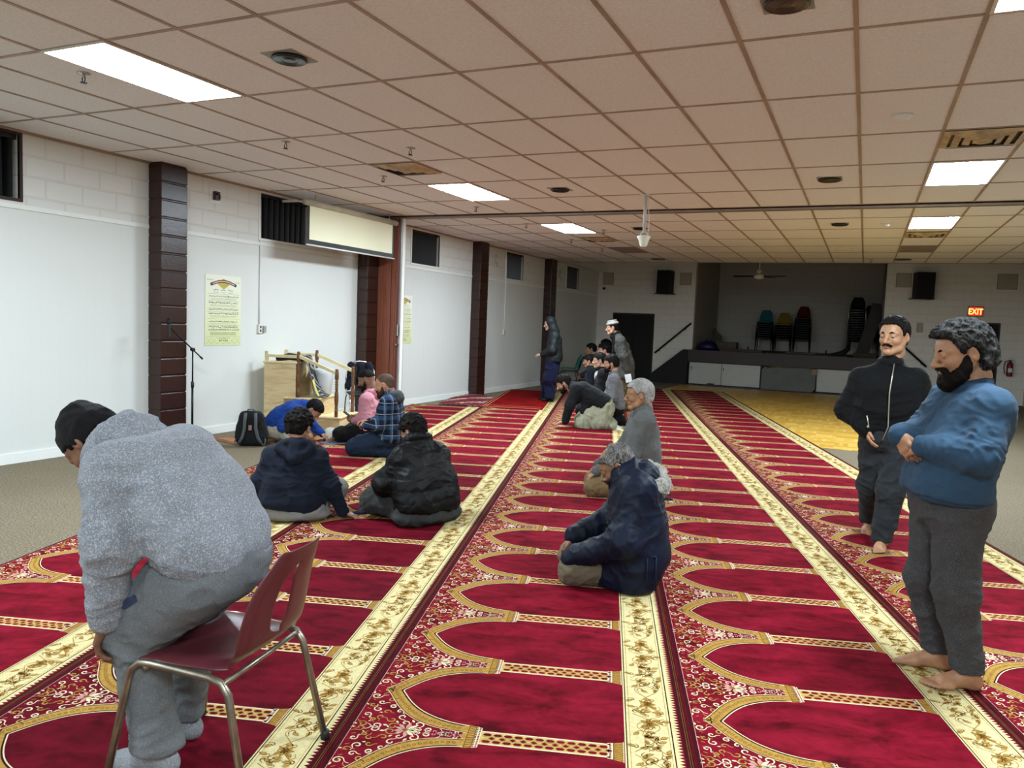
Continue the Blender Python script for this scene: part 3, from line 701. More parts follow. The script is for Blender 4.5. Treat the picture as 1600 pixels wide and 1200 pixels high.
# ------------------------------------------------------------ far wall and stage
def far_things():
    wood = m_wood('stage_wood', '1c110d', '2c1a14', 3, .5, (1, 6, 6)); dk = mat('stage_dark', '0e0a09', .7)
    F0 = 22.47
    b = MB(); b.box((-4.62, F0, .66), (.46, YF-.004, 1.0), wood); b.box((-4.62, F0-.03, .93), (.46, F0, 1.0), wood); b.box((-4.6, F0+.1, 0), (.44, YF-.004, .66), dk)
    e = b.build('stage_platform'); tag(e, 'dark brown wooden front edge of the stage', 'stage')
    wp = mat('cabinet_white', 'b9b9b2', .5, var=.04)
    for x0, x1, hx, l in ((-4.57, -3.66, -4.5, 'white storage door under the stage, leftmost one'), (-3.65, -2.60, -3.6, 'white storage door under the stage, left of the grey board'), (-1.13, -.05, -.1, 'white storage door under the stage, right of the grey board'), (-.04, .42, .38, 'white storage door under the stage, hidden behind the black jacket man')):
        e = empty('storage_door', (0, 0, 0), 0, l, 'door', 'white doors under the stage')
        b = MB(); b.box((x0, F0+.04, .03), (x1, F0+.07, .64), wp); b.build('door_panel', e, bevel=.004)
        b = MB(); b.tube([(hx, F0+.04, .44), (hx, F0+.01, .44), (hx, F0+.01, .52), (hx, F0+.04, .52)], .008, M_DKMET, 6); b.build('handle', e)
    e = empty('grey_board', (-1.85, F0, 0), 0, 'grey table top with cut corners leaning against the stage front', 'board')
    gm = mat('board_grey', '585a54', .6, var=.12, vscale=4)
    def tilt(p): return p
    b = MB(); b.prism([(-.70, .0), (.62, .0), (.70, .08), (.70, .55), (.62, .62), (-.62, .62), (-.70, .55)], 0, .03, gm, T((0, -.10, .008)) @ Matrix.Rotation(R(84), 4, 'X')); b.build('board', e)
    b = MB(); b.tube([(-.58, -.05, .60), (-.3, -.07, .66), (.1, -.03, .63), (.5, -.04, .655), (.68, -.06, .6)], [.02, .03, .022, .03, .02], mat('burlap', '5d5138', .9, var=.3), 8); b.build('cloth_scrap', e)
    b = MB(); b.box((.60, -.10, .48), (.72, -.09, .64), mat('tape_tan', '8c6f52', .7)); b.build('tape', e)
    # timber lying on floor in front
    b = MB(); b.box((-4.3, 22.1, 0), (-2.3, 22.22, .03), mat('lath_grey', '4b4238', .7), ); tag(b.build('plank'), 'thin dark plank lying on the floor before the stage', 'plank')
    for x, y, l in ((-3.9, 22.25, 'small dark clamp on the floor by the leftmost storage door'), (-2.85, 22.0, 'small dark clamp on the floor near the grey board')):
        b = MB(); b.box((-.09, -.03, .03 if y > 22.1 else 0), (.09, .03, .08 if y > 22.1 else .05), M_BLACK); b.box((-.03, -.05, .03), (.03, .05, .07), M_BLACK); tag(b.build('clamp', loc=(x, y, 0)), l, 'clamp')
    # stairs on both sides with stringer and wall rail
    for sg, l in ((1, 'left'), (-1, 'right')):
        cx = -2.08
        def X(x): return x if sg > 0 else 2*cx-x
        e = empty('stage_stairs', (0, 0, 0), 0, 'dark stairs beside the stage, %s side' % l, 'stairs', 'stage stairs')
        poly = [(X(-5.66), 0), (X(-4.62), 0), (X(-4.62), 1.0), (X(-4.76), 1.0), (X(-5.66), .26)]
        b = MB(); vs = [(x, 22.42, z) for x, z in poly]+[(x, 22.47, z) for x, z in poly]; b.add(vs, [tuple(range(5)), tuple(range(9, 4, -1))]+[(i, (i+1) % 5, 5+(i+1) % 5, 5+i) for i in range(5)], dk); b.build('stringer', e)
        for k in range(5):
            b = MB(); x0 = X(-5.62+k*.19); x1 = X(-5.62+k*.19+.22); b.box((min(x0, x1), 22.47, .0), (max(x0, x1), YF-.02, .19*(k+1)), dk); b.build('step', e)
        e = empty('handrail', (0, 0, 0), 0, 'dark sloping handrail on the far wall, %s of the stage' % l, 'handrail', 'stage handrails')
        b = MB(); b.tube([(X(-5.64), YF-.09, .85), (X(-4.62), YF-.09, 1.76)], .026, M_DKMET, 8); b.build('rail', e)
        for u in (.12, .85):
            b = MB(); x = -5.64+1.02*u; z = .85+.91*u; b.tube([(X(x), YF, z-.05), (X(x), YF-.08, z-.05), (X(x), YF-.09, z)], .01, M_DKMET, 6); b.build('bracket', e)
    # loudspeakers on the wall
    for x0, x1, rz, l in ((-5.60, -5.18, -12, 'black loudspeaker on the far wall left of the stage'), (1.03, 1.5, 12, 'black loudspeaker on the far wall right of the stage')):
        cx = (x0+x1)/2; e = empty('wall_speaker', (cx, YF-.28, 2.57), R(rz), l, 'loudspeaker', 'black wall loudspeakers')
        b = MB(); w2 = (x1-x0)/2*.92
        b.box((-w2, -.18, .03), (w2, .18, .68), mat('speaker_black', '070707', .6)); b.build('cabinet', e, bevel=.012)
        b = MB(); b.box((-w2+.02, -.19, .06), (w2-.02, -.181, .65), mat('grille', '0d0d0d', .8, bump=.5, bscale=400)); b.build('grille', e)
        b = MB(); b.box((-w2-.05, -.17, 0), (w2+.02, .28, .025), M_DKMET); b.build('shelf_bracket', e)
    # access hatches and small fittings
    hm = mat('hatch', 'b0a89a', .6, var=.04)
    for i, (x0, x1, z0, z1, l) in enumerate(((-7.36, -7.05, 2.85, 3.18, 'square painted hatch at the far left corner'), (-5.02, -4.71, 2.87, 3.2, 'square painted hatch right of the left wall speaker'), (.64, .98, 2.9, 3.24, 'square painted hatch left of the right wall speaker'), (2.91, 3.32, 2.88, 3.24, 'square painted hatch at the far right of the end wall'))):
        b = MB(); b.box((0, -.012, 0), (x1-x0, 0, z1-z0), hm); b.box((-.012, -.006, -.012), (x1-x0+.012, 0, z1-z0+.012), mat('hatch_gap', '6e675b', .7)); tag(b.build('wall_hatch', loc=(x0, YF, z0)), l, 'hatch', 'painted wall hatches')
    b = MB(); b.box((0, -.025, 0), (.13, 0, .23), hm); b.box((-.008, -.01, -.008), (.138, 0, .238), MC['hatch_gap']); tag(b.build('thermostat_box', loc=(1.2, YF, 1.74)), 'small painted box on the far wall right of the stage', 'wall box')
    e = empty('security_camera', (-7.3, YF, 2.72), 0, 'small dark camera in the far left corner', 'camera')
    b = MB(); b.tube([(0, 0, .03), (0, -.06, 0)], .02, M_DKMET); b.build('mount', e); b = MB(); b.lathe([(.005, -.05), (.04, -.03), (.045, .01), (.02, .03)], M_BLACK, T((0, -.09, 0))); b.build('camera_head', e)
    # exit sign
    e = empty('exit_sign', (2.48, YF, 2.18), 0, 'lit red EXIT sign above the far right door', 'exit sign')
    b = MB(); b.box((-.17, -.05, 0), (.17, 0, .25), mat('sign_case', '7a5a50', .5)); b.build('housing', e)
    b = MB(); b.quad([(-.15, -.052, .02), (.15, -.052, .02), (.15, -.052, .23), (-.15, -.052, .23)], emis('exit_red', (1.0, .04, .015), .16)); b.build('face', e)
    tc = bpy.data.curves.new('exit_letters', 'FONT'); tc.body = 'EXIT'; tc.size = .2; tc.align_x = 'CENTER'; tc.extrude = .002; tc.offset = .004
    to = bpy.data.objects.new('letters', tc); COL.objects.link(to); to.parent = e; to.location = (0, -.056, .055); to.rotation_euler = (R(90), 0, 0); to.scale = (.78, 1, 1)
    tc.materials.append(emis('exit_letters', (1.0, .42, .10), .55)); to_mesh(to)
    # fire extinguisher
    e = empty('fire_extinguisher', (3.31, YF-.1, .72), 0, 'red fire extinguisher hung on the far right wall', 'fire extinguisher')
    b = MB(); b.lathe([(.01, 0), (.065, .005), (.07, .03), (.07, .30), (.05, .34), (.02, .36), (.02, .38)], mat('ext_red', '7d1414', .3)); b.box((-.045, -.074, .1), (.045, -.068, .2), M_WHITE); b.build('cylinder', e)
    b = MB(); b.box((-.03, -.04, .37), (.03, .03, .40), M_DKMET); b.box((-.06, -.012, .40), (.07, .012, .415), M_STEEL); b.box((-.05, -.012, .43), (.07, .012, .445), M_STEEL); b.build('valve', e)
    b = MB(); b.tube([(-.03, 0, .39), (-.11, -.02, .36), (-.13, -.03, .2), (-.1, -.03, .05)], .011, M_BLACK, 8); b.build('hose', e)
    # fan
    e = empty('ceiling_fan', (-2.52, 20.3, 2.94), 0, 'ceiling fan with three dark blades in front of the stage', 'ceiling fan')
    b = MB(); b.tube([(0, 0, .06), (0, 0, .95)], .015, mat('fan_white', 'cfc8b8', .4)); b.lathe([(.02, .2), (.06, .17), (.05, .12), (.02, .1)], MC['fan_white']); b.lathe([(.02, 1.02), (.07, .99), (.07, .95), (.02, .9)], MC['fan_white']); b.build('rod', e)
    b = MB(); b.lathe([(.01, -.05), (.07, -.045), (.12, -.01), (.12, .04), (.06, .08), (.01, .085)], MC['fan_white']); b.build('motor', e)
    for k, a in enumerate((172, -8, 62)):
        b = MB(); M = Matrix.Rotation(R(a), 4, 'Z') @ Matrix.Rotation(R(12), 4, 'X')
        b.prism([(.1, -.03), (.22, -.055), (.62, -.07), (.66, 0), (.62, .07), (.22, .055), (.1, .03)], .02, .03, mat('fan_blade', '1d1612', .5), M); b.build('blade', e)
    # chair stacks on the stage
    def stack(x, y, n, colors, label, rz=-90, dz=.072):
        for k in range(n):
            c = colors[k] if k < len(colors) else colors[-1]
            key = 'st_'+c
            if key not in PROTO:
                PROTO[key] = shell_chair('stacking_chair', c, '2a2c2c' if c != '0a0a0b' else 'c8c6c0', 'x', (x, y, .99), R(rz), slot=False, detail=False); o = PROTO[key]
            else: o = copy_tree(PROTO[key])
            o.location = (x+.0*k, y-.004*k, .99+dz*k); o.rotation_euler = (0, 0, R(rz)); tag(o, label(k, n), 'chair', 'stacked chairs on the stage')
    PROTO = {}
    stack(-2.95, 26.1, 8, ['0f2a2a']*7+['1f6f74'], lambda k, n: 'teal plastic chair on top of the left stack on the stage' if k == n-1 else 'dark chair in the left stack under the teal one')
    stack(-2.40, 26.2, 7, ['161414']*5+['241008', '8c7420'], lambda k, n: 'yellow plastic chair on top of the middle stack on the stage' if k == n-1 else ('brown chair right beneath the yellow one on the stage' if k == n-2 else 'dark chair in the middle stack under the yellow one'))
    stack(-1.82, 26.1, 10, ['101c20']*9+['4a0d0d'], lambda k, n: 'dark red plastic chair on top of the third stack on the stage' if k == n-1 else 'dark chair in the third stack under the red one')
    stack(-.26, 25.2, 14, ['0a0a0b'], lambda k, n: 'black chair with chrome legs in the tall stack at the right of the stage')
    stack(.12, 25.9, 11, ['0a0a0b'], lambda k, n: 'black chair in the second tall stack in the right corner of the stage')
    # clutter
    def boxy(name, a, c, m, label, cat, rz=0, bev=.006):
        ce = ((a[0]+c[0])/2, (a[1]+c[1])/2, a[2]); h = ((c[0]-a[0])/2, (c[1]-a[1])/2); b = MB(); b.box((-h[0], -h[1], 0), (h[0], h[1], c[2]-a[2]), m)
        return tag(b.build(name, loc=ce, rz=R(rz), bevel=bev), label, cat)
    b = MB(); b.lathe([(.02, 0), (.26, .01), (.30, .1), (.24, .2), (.1, .27), (.03, .28)], mat('bag_blue', '0d1440', .5), Matrix.Scale(.9, 4, (0, 1, 0)), 16); b.tube([(-.08, 0, .25), (-.03, 0, .34), (.06, 0, .34), (.1, 0, .25)], .015, mat('bag_blue', '0d1440', .5)); tag(b.build('duffel_bag', loc=(-4.2, 23.2, .99)), 'dark blue bag at the left end of the stage', 'bag')
    boxy('cardboard_box', (-4.3, 25.6, .99), (-3.75, 26.1, 1.22), mat('box_grey', '6d675c', .8), 'grey box at the back left of the stage', 'box')
    b = MB(); b.prism([(-.18, 0), (.12, 0), (.08, .2), (-.06, .3), (-.1, .42), (-.2, .46)], 0, .05, mat('foam', '57534a', .9), T((-4.35, 25.9, 1.22), R(15)) @ Matrix.Rotation(R(90), 4, 'X')); tag(b.build('foam_piece'), 'pale broken foam piece standing on the grey box', 'foam')
    boxy('rolled_mat', (-3.75, 22.6, 1.0), (-2.6, 22.72, 1.075), mat('roll_maroon', '2c100c', .6), 'long maroon bundle lying on the stage edge, left', 'bundle')
    boxy('low_bench', (-2.0, 22.75, 1.0), (-1.2, 23.05, 1.07), mat('bench_grey', '3d3830', .7), 'low grey bench on the stage below the chair stacks', 'bench')
    boxy('plank', (-2.5, 22.6, 1.0), (-.4, 22.66, 1.022), mat('plank_brown', '33231a', .7), 'thin plank along the stage edge', 'plank', 1)
    boxy('cardboard_box', (-.28, 23.0, .99), (.3, 23.4, 1.12), mat('carton', '3d2f22', .8), 'brown carton at the right end of the stage', 'box')
    for x, l in ((-3.0, 'small upright fitting on the stage edge, left'), (-.95, 'small upright fitting on the stage edge, right')):
        b = MB(); b.box((-.05, -.04, 0), (.05, .04, .03), M_DKMET); b.tube([(0, 0, .03), (0, 0, .16)], .018, M_DKMET); tag(b.build('floor_fitting', loc=(x, 22.75, 1.0)), l, 'fitting')
    b = MB(); b.tube([(-1.0, 23.1, 1.0), (-.8, 23.15, 1.03), (-.55, 23.1, 1.08), (-.42, 23.2, 1.2), (-.38, 23.4, 1.4)], [.03, .05, .08, .07, .03], mat('cloth_black', '0c0c0d', .8), 8); tag(b.build('black_cloth'), 'crumpled black cloth at the foot of the tall stack', 'cloth')
    b = MB(); b.box((-.17, -.03, 0), (.17, .03, 1.55), mat('board_old', '3f3a34', .7), T((-.08, 24.6, .99), 0, R(14))); tag(b.build('leaning_board'), 'grey board leaning in the right corner of the stage', 'board')
far_things()
# ------------------------------------------------------------ sculpting: distance fields -> one continuous skin
def A3(p): return np.array(p, dtype=np.float64)
class Field:
    """smooth union of tapered capsules and ellipsoids, meshed by surface nets"""
    def __init__(s, k=.03): s.k = k; s.ops = []
    def cone(s, a, b, ra, rb=None, k=None, mode='u'):
        s.ops.append(('c', A3(a), A3(b), ra, ra if rb is None else rb, s.k if k is None else k, mode)); return s
    def chain(s, pts, rr, k=None):
        for i in range(len(pts)-1): s.cone(pts[i], pts[i+1], rr[i], rr[i+1], k)
        return s
    def ell(s, c, r, rot=None, k=None, mode='u'):
        s.ops.append(('e', A3(c), A3(r), np.eye(3) if rot is None else A3(rot), 0, s.k if k is None else k, mode)); return s
    def slab(s, a, b, w, ra, rb, up, k=None):
        """wide limb: three capsules side by side from a to b, half widths w=(wa,wb) along unit 'up'"""
        a, b, up = A3(a), A3(b), A3(up)
        for t in (-1, 0, 1): s.cone(a+up*w[0]*t, b+up*w[1]*t, ra, rb, k)
        return s
    def knife(s, pt, n):
        """flat cut through everything added so far; the normal points at what is removed"""
        s.ops.append(('p', A3(pt), nrm(n), 0, 0, 0, 'p')); return s
    def bounds(s):
        lo = np.full(3, 1e9); hi = -lo
        for o in s.ops:
            if o[6] != 'u': continue
            if o[0] == 'c': l = np.minimum(o[1]-o[3], o[2]-o[4]); h = np.maximum(o[1]+o[3], o[2]+o[4])
            else: m = o[2].max(); l = o[1]-m; h = o[1]+m
            lo = np.minimum(lo, l); hi = np.maximum(hi, h)
        return lo, hi
    def mesh(s, res, floor=None, cut=None, noise=None):
        lo, hi = s.bounds(); pad = 3*res+.02; lo = lo-pad; hi = hi+pad
        if floor is not None: lo[2] = max(lo[2], floor-3*res)
        n = np.ceil((hi-lo)/res).astype(int)+1
        ax = [lo[i]+res*np.arange(n[i]) for i in range(3)]
        F = np.full(n, .25, dtype=np.float32)
        for typ, a, b, c, d, k, mode in s.ops:
            if typ == 'p':
                X, Y, Z = np.meshgrid(*ax, indexing='ij', sparse=True); F = np.maximum(F, ((X-a[0])*b[0]+(Y-a[1])*b[1]+(Z-a[2])*b[2]).astype(np.float32)); continue
            if typ == 'c': l = np.minimum(a-c, b-d); h = np.maximum(a+c, b+d)
            else: m = b.max(); l = a-m; h = a+m
            mg = 3*res+k*1.5+.01
            i0 = np.clip(np.floor((l-mg-lo)/res).astype(int), 0, n-1); i1 = np.clip(np.ceil((h+mg-lo)/res).astype(int)+1, 1, n)
            if np.any(i1 <= i0): continue
            X, Y, Z = np.meshgrid(ax[0][i0[0]:i1[0]], ax[1][i0[1]:i1[1]], ax[2][i0[2]:i1[2]], indexing='ij', sparse=True)
            if typ == 'c':
                ba = b-a; L2 = max(1e-9, float(ba@ba)); px, py, pz = X-a[0], Y-a[1], Z-a[2]
                h_ = np.clip((px*ba[0]+py*ba[1]+pz*ba[2])/L2, 0, 1)
                D = np.sqrt((px-h_*ba[0])**2+(py-h_*ba[1])**2+(pz-h_*ba[2])**2)-(c+(d-c)*h_)
            else:
                Rm = c; px, py, pz = X-a[0], Y-a[1], Z-a[2]
                q = [(Rm[0][i]*px+Rm[1][i]*py+Rm[2][i]*pz)/b[i] for i in range(3)]
                k0 = np.sqrt(q[0]**2+q[1]**2+q[2]**2); k1 = np.sqrt((q[0]/b[0])**2+(q[1]/b[1])**2+(q[2]/b[2])**2)+1e-9
                D = k0*(k0-1)/k1
            sub = F[i0[0]:i1[0], i0[1]:i1[1], i0[2]:i1[2]]
            if mode == 'u':
                if k > 0: hh = np.clip(k-np.abs(sub-D), 0, None)/k; r = np.minimum(sub, D)-hh*hh*k*.25
                else: r = np.minimum(sub, D)
            else:
                D = -D
                if k > 0: hh = np.clip(k-np.abs(sub-D), 0, None)/k; r = np.maximum(sub, D)+hh*hh*k*.25
                else: r = np.maximum(sub, D)
            F[i0[0]:i1[0], i0[1]:i1[1], i0[2]:i1[2]] = r
        X, Y, Z = np.meshgrid(*ax, indexing='ij', sparse=True)
        if noise is not None: F += noise(X, Y, Z).astype(np.float32)
        if floor is not None: F = np.maximum(F, (floor-Z)+0*F)
        if cut is not None: F = np.maximum(F, cut(X, Y, Z).astype(np.float32))
        F[0], F[-1], F[:, 0], F[:, -1], F[:, :, 0], F[:, :, -1] = (.1,)*6
        return surfnet(F, lo, res)
def surfnet(F, lo, res):
    S = F < 0; n = F.shape
    c = [S[i:n[0]-1+i, j:n[1]-1+j, k:n[2]-1+k] for i in (0, 1) for j in (0, 1) for k in (0, 1)]
    sm = sum(x.astype(np.int8) for x in c); act = (sm > 0) & (sm < 8)
    idx = np.full(act.shape, -1, dtype=np.int64); I = np.argwhere(act); idx[act] = np.arange(len(I))
    acc = np.zeros((len(I), 3)); cnt = np.zeros(len(I))
    corners = [(i, j, k) for i in (0, 1) for j in (0, 1) for k in (0, 1)]
    for a in range(8):
        for ax_ in range(3):
            if corners[a][ax_] == 0:
                b = list(corners[a]); b[ax_] = 1
                fa = F[I[:, 0]+corners[a][0], I[:, 1]+corners[a][1], I[:, 2]+corners[a][2]]; fb = F[I[:, 0]+b[0], I[:, 1]+b[1], I[:, 2]+b[2]]
                m = (fa < 0) != (fb < 0); t = np.where(m, fa/np.where(m, fa-fb, 1), 0)
                P = np.tile(np.array(corners[a], float), (len(I), 1)); P[:, ax_] += t
                acc[m] += P[m]; cnt[m] += 1
    V = (I+acc/cnt[:, None])*res+lo
    Q = []
    for ax_ in range(3):
        o1, o2 = [(1, 2), (2, 0), (0, 1)][ax_]
        sl0 = [slice(None)]*3; sl1 = [slice(None)]*3; sl0[ax_] = slice(0, -1); sl1[ax_] = slice(1, None)
        for o in (o1, o2): sl0[o] = slice(1, -1); sl1[o] = slice(1, -1)
        a, b = S[tuple(sl0)], S[tuple(sl1)]
        for cond, flip in ((a & ~b, False), (~a & b, True)):
            E = np.argwhere(cond)
            if not len(E): continue
            for o in (o1, o2): E[:, o] += 1
            def cell(d1, d2):
                G = E.copy(); G[:, o1] -= d1; G[:, o2] -= d2; return idx[G[:, 0], G[:, 1], G[:, 2]]
            q = np.stack([cell(1, 1), cell(0, 1), cell(0, 0), cell(1, 0)], 1)
            Q.append(q[:, ::-1] if flip else q)
    Q = np.concatenate(Q) if Q else np.zeros((0, 4), int)
    Q = Q[(Q >= 0).all(1)]
    return V, Q
_rs = np.random.RandomState(4); _LAT = _rs.rand(32, 32, 32)
def vnoise(P, seed=0):
    """smooth value noise, P (n,3) -> 0..1"""
    P = P+seed*7.31; i = np.floor(P).astype(int); f = P-i; f = f*f*(3-2*f); r = 0
    for a in (0, 1):
        for b in (0, 1):
            for c in (0, 1):
                wt = (f[:, 0] if a else 1-f[:, 0])*(f[:, 1] if b else 1-f[:, 1])*(f[:, 2] if c else 1-f[:, 2])
                r = r+wt*_LAT[(i[:, 0]+a) & 31, (i[:, 1]+b) & 31, (i[:, 2]+c) & 31]
    return r
def vnormals(V, Q):
    n = np.cross(V[Q[:, 2]]-V[Q[:, 0]], V[Q[:, 3]]-V[Q[:, 1]]); N = np.zeros_like(V)
    for k in range(4): np.add.at(N, Q[:, k], n)
    return N/(np.linalg.norm(N, axis=1, keepdims=True)+1e-12)
def relax(V, Q, it=1, lam=.5):
    for _ in range(it):
        acc = np.zeros_like(V); cnt = np.zeros(len(V))
        for k in range(4): np.add.at(acc, Q[:, k], V[Q[:, (k+1) % 4]]+V[Q[:, k-1]]); np.add.at(cnt, Q[:, k], 2)
        V = V*(1-lam)+acc/cnt[:, None]*lam
    return V
def folds(V, Q, amp, freq=7, seed=0, stretch=(1, 1, 1), foci=(), up=.35):
    """cloth folds: ridged noise along the normal, stronger near the foci (joints)"""
    N = vnormals(V, Q); P = V*freq*A3(stretch)
    wv = np.stack([vnoise(P*.6, seed+1), vnoise(P*.6, seed+2), vnoise(P*.6, seed+3)], 1)
    r = 1-np.abs(2*vnoise(P+wv*1.8, seed)-1); r2 = 1-np.abs(2*vnoise(P*A3((1.7, 1.7, 2.6))+wv*2.6, seed+5)-1); r3 = 1-np.abs(2*vnoise(P*A3((4, 4, 3))+wv*3, seed+9)-1)
    d = (r**3-.3)+.75*(r2**3-.3)+.22*(r3**2-.4)
    w_ = np.full(len(V), up)
    for f in foci:
        c, rad = A3(f[:3]), f[3]; w_ = np.maximum(w_, np.exp(-((V-c)**2).sum(1)/(rad*rad)))
    return V+N*(amp*d*w_)[:, None]
def creases(V, Q, spots):
    """stacked cloth creases across a limb: (centre, limb axis, reach, height, spacing)"""
    N = vnormals(V, Q); out = np.zeros(len(V))
    for c, ax_, rad, amp, wl in spots:
        d = V-A3(c); s_ = d@nrm(ax_); w_ = np.exp(-(d**2).sum(1)/(rad*rad))
        n1 = vnoise(V*9+3, 1)+.5*vnoise(V*21, 2); ph = s_/wl+n1*1.9
        out += amp*w_*((1-np.abs(np.sin(ph*math.pi)))**1.6-.35)*(.45+.9*vnoise(V*6, 8))
    return V+N*out[:, None]
class Skin:
    """collects sculpted shells into one mesh with material slots"""
    def __init__(s): s.V = []; s.Q = []; s.M = []; s.mats = []; s.n = 0
    def add(s, V, Q, m, assign=None):
        if m not in s.mats: s.mats.append(m)
        mi = np.full(len(Q), s.mats.index(m)); 
        if assign:
            C = V[Q].mean(1)
            for fn, m2 in assign:
                if m2 not in s.mats: s.mats.append(m2)
                mi[fn(C)] = s.mats.index(m2)
        s.V.append(V); s.Q.append(Q+s.n); s.M.append(mi); s.n += len(V); return s
    def build(s, name, parent=None, loc=None, rz=0):
        V = np.concatenate(s.V); Q = np.concatenate(s.Q); me = bpy.data.meshes.new(name)
        me.vertices.add(len(V)); me.vertices.foreach_set('co', V.astype(np.float32).ravel())
        me.loops.add(len(Q)*4); me.loops.foreach_set('vertex_index', Q.astype(np.int32).ravel())
        me.polygons.add(len(Q)); me.polygons.foreach_set('loop_start', np.arange(0, len(Q)*4, 4, dtype=np.int32))
        me.polygons.foreach_set('use_smooth', np.ones(len(Q), dtype=bool))
        for m in s.mats: me.materials.append(m)
        me.update(); me.polygons.foreach_set('material_index', np.concatenate(s.M).astype(np.int32)); me.validate(); me.update()
        o = bpy.data.objects.new(name, me); COL.objects.link(o)
        if parent: o.parent = parent
        if loc is not None: o.location = loc; o.rotation_euler = (0, 0, rz)
        return o
def rotm(yaw=0, pitch=0, roll=0):
    """columns = local x (forward), y (left), z (up); pitch>0 looks down, yaw>0 turns left"""
    return np.array((Matrix.Rotation(R(yaw), 3, 'Z') @ Matrix.Rotation(R(pitch), 3, 'Y') @ Matrix.Rotation(R(roll), 3, 'X')))
# ------------------------------------------------------------ head
def skin_mat(name, h):
    if name in MC: return MC[name]
    t = NT(name); o = t.co(); n = t.noise(o, 18, 4, .6); c = srgb(h)
    t.set(t.ramp(n, [(.3, tuple(x*.82 for x in c)), (.7, tuple(min(1, x*1.12) for x in c))]), .5)
    t.b.inputs['Subsurface Weight'].default_value = .06; t.b.inputs['Subsurface Radius'].default_value = (.008, .005, .003); t.b.inputs['Subsurface Scale'].default_value = .6
    t.bump(t.noise(o, 260, 2), .12, .002); MC[name] = t.m; return t.m
def nrm(v): v = A3(v); return v/np.linalg.norm(v)
def hair_mat(name, h, h2=None, sc=150):
    if name in MC: return MC[name]
    t = NT(name); o = t.mapping(t.co(), (1, 1, .35)); n = t.noise(o, sc, 3, .7, 1.5); n2 = t.noise(t.co(), 14, 2)
    c = srgb(h); c2 = srgb(h2) if h2 else tuple(min(1, x*2.2+.01) for x in c)
    t.set(t.ramp(t.math('ADD', t.math('MULTIPLY', n, .7), t.math('MULTIPLY', n2, .3)), [(.42, c), (.66, c2)]), .6); t.bump(n, .8, .004); t.b.inputs['Specular IOR Level'].default_value = .1; MC[name] = t.m; return t.m
EYEW = mat('eye_white', 'd8d2c8', .3, var=.02); EYED = mat('eye_iris', '1c0f08', .2, var=.05)
def head(sk, c, rot, sz, m, res, neck=None, closed=False, lips='8f4f47', lid=.006, girth=1.0):
    """sz = chin to crown height; rot = 3x3; adds the head (and the neck down to 'neck' in body coordinates)"""
    k = sz/.235; F = Field(.012)
    F.ell((-.008, 0, .036), (.098, .075*girth, .088)); F.ell((.035, 0, -.02), (.058, .058*girth, .082), k=.03)
    F.ell((.03, 0, .035), (.066, .062*girth, .06), k=.02)
    for s in (-1, 1):
        F.cone((-.005, s*.058*girth, -.035), (.03, s*.05*girth, -.072), .018, .016, .03); F.cone((.03, s*.05*girth, -.072), (.078, s*.012, -.095), .016, .017, .02)
        F.ell((.058, s*.038, -.018), (.028, .024, .022), k=.02)
        F.cone((.086, s*.012, .032), (.068, s*.05, .030), .009, .008, .014)
        F.ell((.103, s*.034, .010), (.016, .017, .013), k=.012, mode='s')
        F.ell((-.008, s*(.075*girth+.004), .0), (.020, .009, .033), rotm(-s*18, 12), .006)
        F.ell((-.004, s*(.075*girth+.013), .003), (.011, .006, .018), k=.004, mode='s')
        F.ell((.103, s*.0135, -.026), (.012, .009, .009), k=.006)
    F.cone((.092, 0, .022), (.120, 0, -.018), .0088, .0118, .012); F.ell((.119, 0, -.022), (.0135, .012, .0115), k=.006)
    F.ell((.092, 0, -.088), (.016, .022, .016), k=.02); F.ell((.088, 0, -.052), (.018, .026, .018), k=.014)
    F.ell((.102, 0, -.046), (.011, .021, .0055), k=.004); F.ell((.100, 0, -.058), (.011, .018, .0065), k=.004); F.ell((.117, 0, -.0515), (.012, .022, .0016), k=.003, mode='s')
    if lid:
        for s in (-1, 1): F.ell((.083, s*.034, .010+lid), (.0135, .0155, .0105 if not closed else .016), k=.003)
    F.cone((-.035, 0, -.02), (-.04, 0, -.11), .052, .052, .03)
    V, Q = F.mesh(res/k)
    def tf(P): return A3(c)+(P*k)@np.array(rot).T
    lm = mat('lips_'+lips, lips, .45, var=.05)
    lipf = lambda C: (C[:, 0] > .098) & (np.abs(C[:, 2]+.0525) < .0115-np.abs(C[:, 1])*.3) & (np.abs(C[:, 1]) < .023)
    Cc = V[Q].mean(1)
    V2 = tf(V)
    if lm not in sk.mats: sk.mats.append(lm)
    if m not in sk.mats: sk.mats.append(m)
    mi = np.full(len(Q), sk.mats.index(m)); mi[lipf(Cc)] = sk.mats.index(lm)
    sk.V.append(V2); sk.Q.append(Q+sk.n); sk.M.append(mi); sk.n += len(V2)
    if not closed and res < .007:
        for s in (-1, 1):
            n_ = 14; P = []; Qs = []; mm = []
            for i in range(n_+1):
                th = math.pi*i/n_
                for j in range(n_*2):
                    ph = math.pi*j/n_; P.append((.0805+.0128*math.cos(th), s*.034+.0128*math.sin(th)*math.cos(ph), .0085+.0128*math.sin(th)*math.sin(ph)))
            for i in range(n_):
                for j in range(n_*2): Qs.append((i*n_*2+j, i*n_*2+(j+1) % (n_*2), (i+1)*n_*2+(j+1) % (n_*2), (i+1)*n_*2+j)); mm.append(i < 3)
            for mt in (EYEW, EYED):
                if mt not in sk.mats: sk.mats.append(mt)
            mi = np.where(np.array(mm), sk.mats.index(EYED), sk.mats.index(EYEW))
            sk.V.append(tf(A3(P))); sk.Q.append(np.array(Qs)+sk.n); sk.M.append(mi); sk.n += len(P)
    if neck is not None:
        nb = tf(A3([[-.03, 0, -.05]]))[0]; G = Field(.02); G.cone(nb, neck, .052*k, .058*k); V, Q = G.mesh(max(res, .008)); sk.add(V, Q, m)
    return tf
